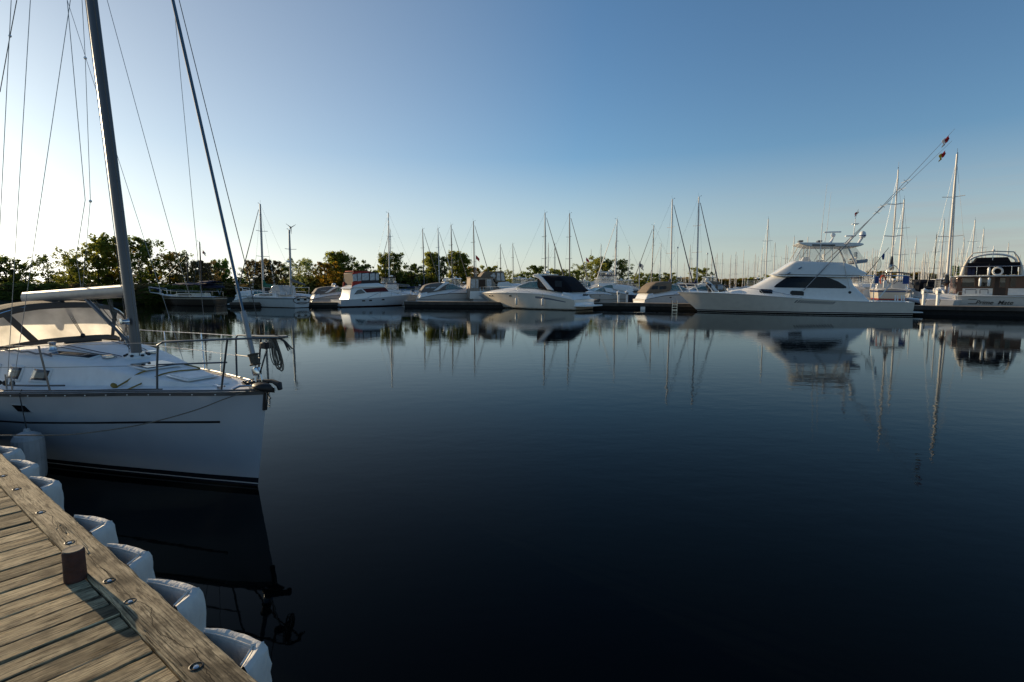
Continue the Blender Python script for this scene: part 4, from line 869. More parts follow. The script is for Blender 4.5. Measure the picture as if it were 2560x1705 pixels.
def express(spec):
    """open cruiser: hull, foredeck house, windscreen, radar arch, canvas. Unit shapes for an 11.3 m hull, scaled."""
    k = spec['L']/11.3; kz = spec.get('kz', k); root = empty(spec['name'], spec['label'], 'motor boat', spec['o'], spec['a'])
    for q, v in spec.get('props', {}).items(): root[q] = v
    B = 3.9*k*spec.get('bk', 1)
    h = std_hull(spec['L'], B, 1.72*kz, 1.62*kz, 1.25*kz, rake=1.9*k, k=.84, tw=.9, pw=spec.get('pw', 2.8))
    h.sh = [(0, 1.05*kz), (1.2*k, 1.3*kz), (2.6*k, 1.55*kz), (5*k, 1.70*kz), (8*k, 1.68*kz), (11.3*k, 1.60*kz)]
    build('hull', h.mesh(28), spec['hull'], root, smooth=50)
    build('deck', h.deck(.02, .06), M['white'], root, smooth=50)
    for sd in (-1, 1): build('rub_rail', h.strip(0, spec['L']-.05, .95, 1.0, sd, .03, 24), spec.get('rub', M['greycanvas']), root)
    w0 = lambda x, z: max(.03, smo(h.bd, min(max(x, 0), spec['L']-.01))-.12*k-.55*max(0, z-smo(h.sh, x)))
    S = lambda pts: [(x*k, z*kz) for x, z in pts]
    hs = Cab(S([(.5, 1.1), (.55, 1.5), (1.2, 1.85), (2.5, 2.05), (4, 2.22), (5.8, 2.3), (7.2, 2.17), (8.8, 1.95), (10.2, 1.72), (10.8, 1.6), (9, 1.55), (5, 1.55), (2.5, 1.4)]), w0)
    build('foredeck_house', hs.shell(.4*k, 30), M['white'], root, smooth=50)
    for x in spec.get('ports', (8.9, 9.35, 6.4)):
        p = h.pt(x*k, .82, 1)
        pb = MB()
        for sd in (-1, 1):
            q = h.pt(x*k, .80, sd); pb.box((q.x, q.y+sd*.005, q.z), (.28*k, .05, .12*k))
        build('porthole', pb, M['darkglass'], root, bevel=.02)
    w1 = lambda x, z: max(.1, w0(x, 2.0*kz)-.12*k-.25*(z-2.2*kz))
    if spec.get('screen', 1):
        ws = Cab(S([(3.2, 2.15), (6.0, 2.28), (4.7, 2.82), (4.2, 2.86), (3.2, 2.95)]), w1)
        g = build('windscreen', ws.mesh(), M['teal'], root)
        build('windscreen_frame', ws.panel(S([(5.9, 2.28), (6.05, 2.28), (4.7, 2.88), (3.2, 3.0), (3.2, 2.94), (4.65, 2.81)]), .02), M['white'], g)
    cv = spec['canvas']
    ct = spec.get('top', 3.5)
    if cv:
        up = [(3.6, 2.2), (3.75, ct-.05), (2.8, ct), (1.7, ct-.12), (.95, 2.7), (.35, 1.9), (.9, 1.72), (2.2, 1.95)]
        cb = Cab(S(up), lambda x, z: min(w0(x, 1.6*kz), 1.75*k)-.05*k-.16*max(0, z-2*kz)); c_ = build('canvas_top', cb.shell(.35*k, 20), cv, root, smooth=50)
        for a, b in spec.get('cwin', ((2.9, 3.35), (1.3, 1.9))):
            build('canvas_window', cb.panel(S([(a, 2.3), (b, 2.35), (b+.05, ct-.55), (a+.05, ct-.6)]), .012), spec.get('cwm', M['darkglass']), c_)
    if spec.get('arch', 1):
        ar = Cab(S([(1.9, 1.95), (2.55, 2.05), (3.5, ct-.35), (4.15, ct-.05), (4.0, ct+.12), (3.55, ct+.12), (3.1, ct-.25)]), lambda x, z: 1.74*k-.14*max(0, z-2*kz))
        am = MB(); p = ar.poly; n = len(p)
        for sd in (-1, 1):
            a = [(x, sd*(ar.w(x, z)+.05*k), z) for x, z in p]; b = [(x, sd*(ar.w(x, z)-.08*k), z) for x, z in p]
            am.add(a+b, [tuple(range(n)), tuple(range(2*n-1, n-1, -1))]+[(i, i+n, (i+1) % n+n, (i+1) % n) for i in range(n)])
        am.box((3.78*k, 0, (ct+.04)*kz), (.5*k, 3.2*k, .15*k)); ao = build('radar_arch', recalc(am), M['white'], root, bevel=.04*k)
        if spec.get('radar', 1): build('radar_dome', MB().lathe([(0, 0), (.22, 0), (.26, .08), (.24, .2), (.1, .26), (0, .27)], (3.7*k, 0, (ct+.2)*kz), 14), M['white'], ao, smooth=60)
    # transom, platform, rail
    build('transom_pod', Cab(S([(-.1, .45), (.1, 1.0), (.5, 1.72), (1.2, 1.9), (1.4, 1.0), (.8, .5)]), lambda x, z: 1.62*k).shell(.3*k, 12), M['white'], root, smooth=50)
    pf = [(.1, -1.7), (-.9, -1.55), (-1.05, -.9), (-1.05, .9), (-.9, 1.55), (.1, 1.7)]; pf = [(x*k, y*k) for x, y in pf]
    build('swim_platform', MB().add([(x, y, .50*kz) for x, y in pf]+[(x, y, .36*kz) for x, y in pf], [tuple(range(6)), tuple(range(11, 5, -1))]+[(i, i+6, (i+1) % 6+6, (i+1) % 6) for i in range(6)]), M['white'], root, bevel=.03*k)
    for sd in (-1, 1):
        D = [h.pt(x*k, 1, sd)+Vector((0, -sd*.08, .02)) for x in (3.9, 5.5, 7.2, 8.8, 10.2, 11.15)]
        T = [D[0]]+[p+Vector((.12, 0, .52*k)) for p in D[1:]]
        r = build('bow_rail', MB().tube(T, .017, 5), M['steel'], root)
        for a in range(1, 6): build('rail_post', MB().tube([D[a], T[a]], .014, 5), M['steel'], r)
    return root, h, k

def fender(w, label, grp, r=.13, hgt=.8):
    o = empty('hull_fender', label, 'fender', w, 0, grp)
    build('fender_body', MB().lathe([(0, 0), (.05, .02), (r*.8, .06), (r, .14), (r, hgt-.14), (r*.8, hgt-.06), (.05, hgt-.02), (0, hgt)], n=12), M['buff'], o, smooth=60)
    build('fender_line', MB().tube([(0, 0, hgt-.02), (0, .05, hgt+.5)], .012, 4), M['rope'], o); return o
hullG = hullmat('cruiser_topsides', (.80, .74, .64), [(-1, .06, (.02, .02, .02)), (.08, .11, (.25, .2, .12)), (.13, .15, (.03, .03, .03))])
frG, LwG, sgG = frame_from((1441, 776), (1243, 770.5), 1.7, 144)
gr, hG, kG = express(dict(name='motor_cruiser', label='white motor cruiser with black canvas enclosure and raked white radar arch', o=frG.o, a=frG.a, L=frG.at(1199, 734, 0).x, kz=1.03, hull=hullG, canvas=M['black'], rub=M['white']))
gr['category'] = 'motor boat'
for px, lab in ((1300, 'white fender hanging near the bow of the cruiser with black canopy'), (1365, 'white fender hanging amidships on the cruiser with black canopy')):
    x = frG.at(px, 755, sgG*1.9).x; q = hG.pt(x, 1, sgG); w = frG.o+frG.f*q.x+frG.l*(q.y+sgG*.16)+Vector((0, 0, .42)); fender(w, lab, None)
ds = MB()
for i in range(6): ds.box((-.02, sgG*-.2+(i-2.5)*.2, 1.55), (.04, .13, .16+.06*(i % 2)), Matrix.Rotation(radians(-20), 3, 'Y'))
build('transom_lettering', ds, M['darkpaint'], gr)
sw = hG.strip(1.0, 4.6, lambda x: .62+.02*x, lambda x: .66+.055*x-.004*x*x, sgG, .008); build('side_decal', sw, mat('decal_grey', (.16, .18, .22), .4), gr)

def flybridge_red():
    fr, Lw, sg = frame_from((853, 768.5), (1000, 764.5), 1.6)
    root = empty('flybridge_cruiser', 'white flybridge cruiser with a red and black canvas upper enclosure', 'motor boat', fr.o, fr.a)
    L = fr.at(1029, 738, 0).x
    h = std_hull(L, 3.6, 1.45, 1.15, .85, rake=1.5, k=.85, tw=.9); h.sh = [(0, .85), (.25*L, .98), (.5*L, 1.12), (.8*L, 1.32), (L, 1.42)]
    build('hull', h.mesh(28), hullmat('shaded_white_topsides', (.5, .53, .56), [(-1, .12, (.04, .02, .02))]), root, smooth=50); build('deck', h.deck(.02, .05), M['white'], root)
    for sd in (-1, 1): build('rub_rail', h.strip(0, L-.05, .94, 1, sd, .03), M['white'], root)
    xz = lambda pts, y=sg*1.3: fr.xz(pts, y)
    w = lambda x, z: max(.1, min(1.45, smo(h.bd, min(x, L-.1))-.2)-.1*max(0, z-1.2))
    cab = Cab(xz([(869, 750), (880, 737), (876, 727), (878, 719), (885, 716), (958, 716), (972, 729), (1005, 737), (1015, 741), (990, 745), (920, 748)]), w); build('cabin', cab.shell(.25, 24), M['white'], root, smooth=50)
    build('windscreen_cover', cab.panel(xz([(906, 722), (962, 718.5), (971, 728), (916, 731.5)]), .03), mat('maroon_cover', (.09, .012, .015), .8, var=.2), root)
    build('side_window', cab.panel(xz([(884, 736), (893, 725), (903, 723), (913, 732.5)]), .03), M['glass'], root)
    for px in (908, 925, 958): build('porthole', MB().box((lambda q: Vector((q.x, q.y, q.z)))(h.pt(fr.at(px, 748, sg*1.6).x, .72, sg)), (.38, .06, .16)), M['darkglass'], root, bevel=.02)
    fb = Cab(xz([(874, 722), (886, 712), (900, 709), (945, 707), (953, 710), (961, 717), (930, 718), (878, 719)]), lambda x, z: 1.5-.2*max(0, z-2.5)); build('flybridge', fb.shell(.2, 20), M['white'], root, smooth=50)
    en = Cab(xz([(884, 712), (881, 683), (884, 681), (925, 678.5), (946, 681), (948, 707), (920, 709)]), lambda x, z: 1.32-.06*max(0, z-3)); e = build('enclosure', en.mesh(), mat('dark_enclosure', (.04, .03, .03), .8), root, bevel=.05)
    build('red_canopy', en.panel(xz([(881, 683.5), (884, 680.5), (925, 678), (926, 681), (903, 682), (882, 686)]), .05), M['red'], e)
    build('red_skirt', en.panel(xz([(880, 705), (903, 702), (902, 708), (893, 711), (879, 719)]), .05), M['red'], e)
    build('red_roof', MB().box(((en.poly[2][0]+en.poly[3][0])/2, 0, en.poly[3][1]+.0), (abs(en.poly[2][0]-en.poly[3][0]), 2.5, .09)), M['red'], e, bevel=.03)
    for a, b in ((882, 892), (894, 903), (905, 922), (925, 937), (939, 947)): build('clear_window', en.panel(xz([(a, 703 if a < 900 else 701), (b, 702 if a < 900 else 700), (b, 682.5), (a, 684)]), .03), M['vinyl'], e)
    for sd in (-1, 1):
        D = [h.pt(x, 1, sd)+Vector((0, -sd*.06, .02)) for x in (3.2, 4.8, 6.4, 8, L-.15)]; T = [D[0]]+[p+Vector((.1, 0, .6)) for p in D[1:]]
        r = build('bow_rail', MB().tube(T, .02, 5), M['steel'], root)
        for a in range(1, 5): build('rail_post', MB().tube([D[a], T[a]], .016, 5), M['steel'], r)
flybridge_red()

def aft_cabin_tan():        # two-deck cruiser with tan canvas, seen beyond the bow of the black-canopied cruiser
    a = G(1175, 767); ang = radians(12); fr = Frame((a.x, a.y+2.6), ang); sg = -1
    root = empty('canvas_houseboat', 'cruiser with a tan canvas back deck and a tan flybridge enclosure', 'motor boat', fr.o, fr.a)
    L = 11.5; h = std_hull(L, 3.9, 1.9, 1.5, 1.35, rake=1.4); build('hull', h.mesh(24), hullmat('pale_topsides', (.55, .55, .56), [(-1, .1, (.02, .02, .03))]), root, smooth=50); build('deck', h.deck(), M['white'], root)
    xz = lambda pts, y=sg*1.6: fr.xz(pts, y)
    ab = Cab(xz([(1173, 747), (1176, 694), (1231, 694), (1240, 719), (1258, 722), (1290, 735), (1290, 747)]), 1.7); build('cabin', ab.mesh(), mat('tan_side_curtain', (.30, .25, .2), .8, var=.3, scale=1.2, stretch=(3, 3, .3)), root, bevel=.05)
    build('hard_top', Cab(xz([(1174, 694.5), (1176, 692), (1232, 691.5), (1234, 694)]), 1.85).mesh(), M['tan'], root, bevel=.03)
    for p0, p1 in ((1177, 1188), (1190, 1195), (1217, 1228)): build('curtain_window', ab.panel(xz([(p0, 720), (p1, 720), (p1, 698), (p0, 698)]), .02), M['vinyl'], root)
    build('doorway', ab.panel(xz([(1197, 722), (1213, 722), (1213, 699), (1197, 699)]), .02), mat('shaded_interior', (.05, .03, .02), .9), root)
    build('lower_side', ab.panel(xz([(1174, 747), (1175, 728), (1240, 727), (1258, 735), (1258, 747)]), .03), M['white'], root)
    fb = Cab(xz([(1243, 714), (1246, 706), (1272, 704), (1284, 716), (1290, 722), (1250, 722)]), 1.5); build('flybridge', fb.mesh(), M['white'], root, bevel=.06)
    en = Cab(xz([(1201, 693), (1210, 681), (1216, 678.5), (1260, 678), (1262, 683), (1266, 705), (1240, 706), (1233, 693)]), 1.4); e = build('enclosure', en.mesh(), M['tan'], root, bevel=.05)
    for p in ([(1226, 690), (1236, 681), (1240, 690), (1236, 697)], [(1242, 700), (1244, 682), (1250, 682), (1252, 702)], [(1254, 702), (1253, 682), (1259, 682), (1263, 702)]): build('clear_window', en.panel(xz(p), .03), M['vinyl'], e)
aft_cabin_tan()

hw = hullmat('white_stripe_topsides', (.62, .6, .57), [(-1, .08, (.02, .02, .03)), (.8, .86, (.05, .06, .1))]); hn = hullmat('navy_topsides', (.012, .016, .035), [(-1, .1, (.3, .28, .24))]); hp_ = hullmat('plain_topsides', (.63, .62, .6), [(-1, .07, (.02, .02, .02))]); htan = hullmat('tan_band_topsides', (.6, .56, .5), [(-1, .06, (.02, .02, .02)), (.55, .68, (.3, .25, .17))])
def ex(px, py, dy, ang, L, label, hull, canvas, **k):
    g = G(px, py); s = dict(name='motor_cruiser', label=label, o=Vector((g.x, g.y+dy, 0)), a=radians(ang), L=L, hull=hull, canvas=canvas); s.update(k); return express(s)
ex(752, 766, 3.2, 28, 9.0, 'white cruiser with grey canvas back tied up beside the white two masted boat', hw, M['greycanvas'], cwin=((1.4, 2.2),), cwm=M['vinyl'], top=3.0)
ex(1030, 767, 3.4, 16, 10.6, 'white cruiser with charcoal camper canvas just right of the red canopied cruiser', hw, M['greycanvas'], cwin=((.95, 1.5), (1.6, 2.3)), cwm=M['vinyl'], ports=(8.2, 7.2, 9.2, 9.9), top=3.05)
ex(1618, 772.5, 4.0, 12, 10.2, 'white cruiser under a tan bimini with mesh curtains, behind the dock ladder', hp_, M['tan'], cwin=((1.0, 1.8), (2.0, 2.9)), arch=0, ports=(6, 3.4), top=3.3)
ex(1872, 762, 6.5, 165, 9.5, 'cruiser with brown bimini and radar bar behind the sportfishing yacht bow', hp_, M['tan'], cwin=((1.2, 2.0), (2.4, 3.2)), cwm=M['vinyl'], top=3.7)
# ---------------------------------------------------------------- sailing boats
def sail_proto(kind, L=10.0, mh=13.0, hull=None, cover=None, furl=None, label='', cat='sailboat', name='sailboat', loc=(0, 0, 0), a=0, detail=1, bimini=None, mast2=0, mm=None, r=.085, cabinm=None, sprit=0, mx=.60):
    root = empty(name, label, cat, loc, a); hull = hull or hp_; mm = mm or M['whitemetal']
    h = std_hull(L, L*.31, L*.125, L*.105, L*.10, rake=L*.12, k=.78, tw=.62, depth=.5)
    build('hull', h.mesh(20 if detail else 12), hull, root, smooth=50); build('deck', h.deck(.02, .06, 14), M['deck'], root)
    zs = L*.105
    cb = Cab([(L*.26, zs-.05), (L*.27, zs+.42), (L*.55, zs+.38), (L*.68, zs+.12), (L*.72, zs-.05)], lambda x, z: min(L*.105, max(.1, smo(h.bd, x)-.45))-.12*max(0, z-zs)); c = build('cabin', cb.mesh(), cabinm or M['white'], root, bevel=.05)
    if detail: build('cabin_window', cb.panel([(L*.32, zs+.14), (L*.55, zs+.14), (L*.53, zs+.27), (L*.33, zs+.30)], .015), M['darkglass'], c)
    def stick(x, H, nm='mast'):
        b = Vector((x, 0, zs+.3)); t = Vector((x-.012*H, 0, H)); ms = build(nm, MB().tube([b, b.lerp(t, .7), t], [r, r*.95, r*.7], 8), mm, root, smooth=60)
        for f in (.42, .70):
            q = b.lerp(t, f); 
            if H > 8 or f < .5: build('spreader', MB().tube([q+Vector((-.15, -1.0*(1-f*.35), .05)), q, q+Vector((-.15, 1.0*(1-f*.35), .05))], .028, 4), mm, ms)
        if detail: build('masthead_gear', MB().tube([t, t+Vector((.35, 0, .12))], .012, 4).tube([t, t+Vector((-.1, 0, .45))], .01, 4).ball(t+Vector((.35, 0, .14)), .05, 6, 4), M['darkpaint'], ms)
        return b, t
    b, t = stick(L*mx, mh)
    bm = [b+Vector((-.1, 0, .75)), b+Vector((-L*.36, 0, .8))]
    build('boom', MB().tube(bm, .06, 6), mm, root)
    if cover: build('sail_cover', MB().tube([bm[0]+Vector((-.02, 0, .9)), bm[0]+Vector((-.2, 0, .28)), bm[0].lerp(bm[1], .4)+Vector((0, 0, .16)), bm[1]+Vector((.1, 0, .1))], [.10, .24, .20, .11], 8), cover, root, smooth=60)
    bow = h.pt(L-.1, 1, 1); bow.y = 0
    fw_ = bow+Vector((sprit, 0, .1))
    if furl: build('furled_headsail', MB().tube([fw_.lerp(t, .05), fw_.lerp(t, .15), fw_.lerp(t, .94)], [.03, .075, .035], 6), furl, root)
    else: build('forestay', MB().tube([fw_, fw_.lerp(t, .97)], .014, 4), M['wire'], root)
    build('backstay', MB().tube([Vector((.05, 0, zs)), t], .009, 4), M['wire'], root)
    if detail:
        for sd in (-1, 1): build('shroud', MB().tube([Vector((L*mx-.1, sd*(L*.145), zs)), b.lerp(t, .42)+Vector((-.15, sd*.85, .05)), b.lerp(t, .96)], .009, 4), M['wire'], root)
        D = [h.pt(x, 1, 1)+Vector((0, -.05, .02)) for x in (L*.08, L*.3, L*.5, L*.7, L*.88, L-.12)]
        for sd in (-1, 1):
            T = [Vector((p.x, sd*p.y, p.z+.62)) for p in D]; rl = build('lifeline', MB().tube(T, .014, 4), M['steel'], root)
            for p in D: build('stanchion', MB().tube([Vector((p.x, sd*p.y, p.z)), Vector((p.x, sd*p.y, p.z+.62))], .014, 4), M['steel'], rl)
    if bimini:
        g = []
        for i in range(5): g.append([Vector((L*(.05+.17*i/4), L*.10*j/3, zs+1.95-.22*(j/3)**2-.05*(i-2)**2*.3)) for j in range(-3, 4)])
        bi = build('bimini', MB().grid(g), bimini, root, solid=.05, smooth=60)
        for x in (.06, .2):
            for sd in (-1, 1): build('bimini_leg', MB().tube([Vector((L*.13, sd*L*.11, zs+.2)), Vector((L*x, sd*L*.10, zs+1.75))], .02, 4), M['steel'], bi)
    if sprit:
        build('bowsprit', MB().tube([bow+Vector((-.6, 0, .02)), fw_+Vector((.1, 0, .15))], [.1, .06], 8), M['white'], root)
        for sd in (-1, 1): build('pulpit', MB().tube([bow+Vector((-.8, sd*.5, .1)), bow+Vector((-.7, sd*.45, .75)), fw_+Vector((.1, sd*.12, .85)), fw_+Vector((.1, 0, .15))], .03, 5), M['white'], root)
    return root, h, stick, b, t, zs

def wpt(fr_o, a, p): return Vector((fr_o[0]+cos(a)*p.x-sin(a)*p.y, fr_o[1]+sin(a)*p.x+cos(a)*p.y, p.z))
# white two-masted boat with green sail cover, seen from its quarter
def white_ketch():
    a = radians(148); m = P(660.5, 766, 65.5); L = 11.5; mx = .62
    loc = Vector((m.x-cos(a)*L*mx, m.y-sin(a)*L*mx, 0))
    hk = hullmat('ketch_topsides', (.48, .52, .53), [(-1, .06, (.02, .02, .02)), (.98, 1.06, (.03, .06, .06))])
    Hm = P(657, 510, m.y).z
    root, h, stick, b, t, zs = sail_proto('k', L, Hm, hk, M['green'], M['greycanvas'], 'white two masted sailboat with green sail cover and oval stern at the left docks', name='ketch', loc=loc, a=a, sprit=1.3, r=.13, mx=mx, mm=mat('ketch_mast_grey', (.45, .44, .42), .4))
    H2 = P(702, 577, loc.y+2).z
    b2, t2 = stick(L*.16, H2, 'mizzen_mast')
    bm = [b2+Vector((.1, 0, 1.4)), b2+Vector((-L*.22, 0, 1.1))]
    build('mizzen_cover', MB().tube([bm[0]+Vector((0, 0, .4)), bm[0]+Vector((-.3, 0, .2)), bm[1]], [.08, .2, .1], 8), M['greycanvas'], root)
    wg = t2+Vector((-.25, 0, .25)); w_ = build('wind_generator', MB().tube([t2+Vector((-.1, 0, -.5)), wg], .03, 5).ball(wg, .12, 8, 6), M['white'], root)
    for k in range(3): q = 2*pi*k/3+.5; build('turbine_blade', MB().tube([wg+Vector((-.12, 0, 0)), wg+Vector((-.12, .75*cos(q), .75*sin(q)))], [.05, .015], 4), M['darkpaint'], w_)
    build('mizzen_radar', MB().lathe([(0, 0), (.25, .02), (.25, .2), (0, .26)], b2.lerp(t2, .5)+Vector((.3, 0, 0)), 12), M['white'], root)
    # oval stern: a raised moulding with two windows
    q = lambda x, y, z: Vector((x, y, z))
    pl = [q(-.03, 1.12*cos(s), .86+.42*sin(s)) for s in [2*pi*i/22 for i in range(23)]]
    build('stern_moulding', MB().tube(pl, .045, 5), M['darkpaint'], root)
    for y in (-.45, .45): build('stern_window', MB().box((-.03, y, .92), (.06, .36, .2)), M['darkglass'], root, bevel=.02)
    build('stern_stripe', MB().box((-.03, 0, .6), (.05, 1.2, .06)), M['darkpaint'], root)
    build('dodger', Cab([(L*.2, zs+.2), (L*.22, zs+1.3), (L*.33, zs+1.35), (L*.4, zs+.5)], 1.05).mesh(), M['vinyl'], root, bevel=.08)
    build('davit_rail', MB().tube([q(.1, -1, zs), q(-.1, -1, zs+1.1), q(-.1, 1, zs+1.1), q(.1, 1, zs)], .03, 5), M['white'], root)
    for sd in (-1, 1):          # rope ladder steps up the shrouds
        A = Vector((L*mx-.1, sd*L*.145, zs)); B = b.lerp(t, .42)+Vector((-.15, sd*.85, .05)); rt = build('ratline_ropes', MB().tube([A+Vector((-.22, 0, 0)), B], .012, 4).tube([A+Vector((.22, 0, 0)), B], .012, 4), M['wire'], root)
        for i in range(1, 12): c = A.lerp(B, i/13); build('ratline_step', MB().box(c, (.44*(1-i/14), .05, .05)), M['white'], rt)
white_ketch()
def dark_ketch():
    a = radians(158); m = P(507, 764, 68.5); L = 11; mx = .28
    loc = Vector((m.x-cos(a)*L*mx, m.y-sin(a)*L*mx, 0))
    hk = hullmat('dark_ketch_topsides', (.045, .035, .025), [(-1, .1, (.02, .02, .02)), (.85, .95, (.45, .4, .3)), (1.08, 1.5, (.3, .26, .2))])
    root, h, stick, b, t, zs = sail_proto('k', L, P(507, 605, m.y).z, hk, M['navy'], None, 'dark wooden two masted boat with blue covers against the shadowed left bank', name='ketch', loc=loc, a=a, sprit=1.8, r=.085, mx=mx, mm=M['darkpaint'], cabinm=M['cream'], bimini=M['navy'])
    stick(L*.50, P(484, 629, m.y+1).z, 'foremast')
    build('awning', MB().grid([[Vector((L*(.1+.5*i/8), y*1.5, zs+1.7-.25*abs(y)+.06*sin(i*2.3+y*3))) for y in (-1, -.5, 0, .5, 1)] for i in range(9)]), M['navy'], root, solid=.03)
    build('furled_jib', MB().tube([h.pt(L-.1, 1, 1)+Vector((-.5, 0, .3)), h.pt(L-.1, 1, 1)+Vector((.6, 0, .75)), h.pt(L-.1, 1, 1)+Vector((1.7, 0, .8))], [.12, .25, .1], 7), M['navy'], root)
    f = flag('signal_flag', 'small red and white flag hanging high on the dark two masted boat', wpt(loc, a, Vector((L*mx-.5, 0, t.z-1))), 0, .7, [M['flagred'], M['flagwhite']])
dark_ketch()

def stern_sailboat():      # big white boat with blue stripe seen from astern, right of the sportfishing yacht
    m = P(2225, 712, 59); a = radians(57); mx = .46; L_ = 12.0; loc = Vector((m.x-cos(a)*L_*mx, m.y-sin(a)*L_*mx, 0)); kz = 1.75
    hs = hullmat('blue_stripe_topsides', (.64, .58, .48), [(-1, .62, (.02, .02, .025)), (.62, .70, (.3, .02, .02)), (1.06, 1.16, (.015, .04, .14))])
    root, h, stick, b, t, zs = sail_proto('s', L_, P(2231.7, 424.5, 59).z/kz, hs, M['darkpaint'], None, 'white sailboat with blue stripe and red bottom seen from behind, right of the yacht', loc=loc, a=a, r=.08, mx=mx)
    g = [[Vector((.2+2.6*i/4, 1.45*j/3, zs+.95-.12*(j/3)**2)) for j in range(-3, 4)] for i in range(5)]; bi = build('bimini', MB().grid(g), M['darkpaint'], root, solid=.05, smooth=60)
    for y in (-1.4, 1.4): build('bimini_leg', MB().tube([(1.2, y, zs), (.3, y, zs+.83)], .025, 4).tube([(1.2, y, zs), (2.7, y, zs+.83)], .025, 4), M['steel'], bi)
    root.scale = (1, 1, kz)
    for sd in (-1, 1): build('stern_rail', MB().tube([(.1, sd*1.1, zs), (.05, sd*1.15, zs+.75), (.05, 0, zs+.75)], .03, 5), M['steel'], root)
    build('horseshoe_buoy', MB().tube([Vector((-.02, .8+.22*cos(q), zs+.5+.26*sin(q))) for q in [(-.6+1.2*i/10)*pi*1.3+pi/2 for i in range(11)]], .06, 6), M['orange'], root)
    build('rail_cloth', MB().box((.0, -1.1, zs+.5), (.05, .5, .45)), M['blue'], root); build('rail_cloth', MB().box((.0, 1.35, zs+.5), (.05, .4, .4)), M['blue'], root)
    build('steering_wheel', MB().tube([Vector((1.3, .55*cos(q), zs+.8+.55*sin(q))) for q in [2*pi*i/20 for i in range(21)]], .025, 4), M['steel'], root)
    build('outboard_motor', MB().box((-.15, .6, zs+.25), (.28, .3, .45)), M['white'], root, bevel=.05)
stern_sailboat()

def pilothouse_boat():     # dark canopy boat with a pale dinghy across its stern
    c = G(2366, 765); a = radians(66); root = empty('motor_cruiser', 'cruiser with black canopy and a pale inflatable dinghy slung across its stern', 'motor boat', (c.x, c.y+2, 0), a)
    L = 10; h = std_hull(L, 3.6, 1.6, 1.3, 1.0); build('hull', h.mesh(20), hp_, root); build('deck', h.deck(), M['white'], root)
    cb = Cab([(.6, .9), (.5, 1.7), (5.5, 2.1), (7, 1.5), (7, .9)], 1.45); build('cabin', cb.mesh(), M['white'], root, bevel=.05)
    tp = Cab([(.5, 1.7), (.3, 2.9), (1, 3.25), (4.5, 3.3), (5.6, 2.1)], lambda x, z: 1.6-.15*max(0, z-2.3)); t = build('canopy', tp.mesh(), M['black'], root, bevel=.1)
    build('canopy_window', MB().box((.38, 0, 2.5), (.04, 2.3, .6), Matrix.Rotation(radians(-9), 3, 'Y')), M['glass'], t)
    o = empty('inflatable_dinghy', 'pale inflatable dinghy hung across the stern of the black canopied boat', 'dinghy', wpt((c.x, c.y+2), a, Vector((-.5, 0, 1.75))), a)
    build('dinghy_tube', MB().tube([(-.2, -1.35, .08), (.15, -1.2, 0), (.2, 0, -.05), (.15, 1.1, 0), (0, 1.35, .02), (-.25, 1.2, .02), (-.3, 0, -.05), (-.3, -1.1, 0), (-.2, -1.35, .08)], .19, 8), M['buff'], o, sub=1); build('dinghy_floor', MB().box((-.05, 0, -.06), (.4, 2.2, .06)), M['greycanvas'], o)
pilothouse_boat()

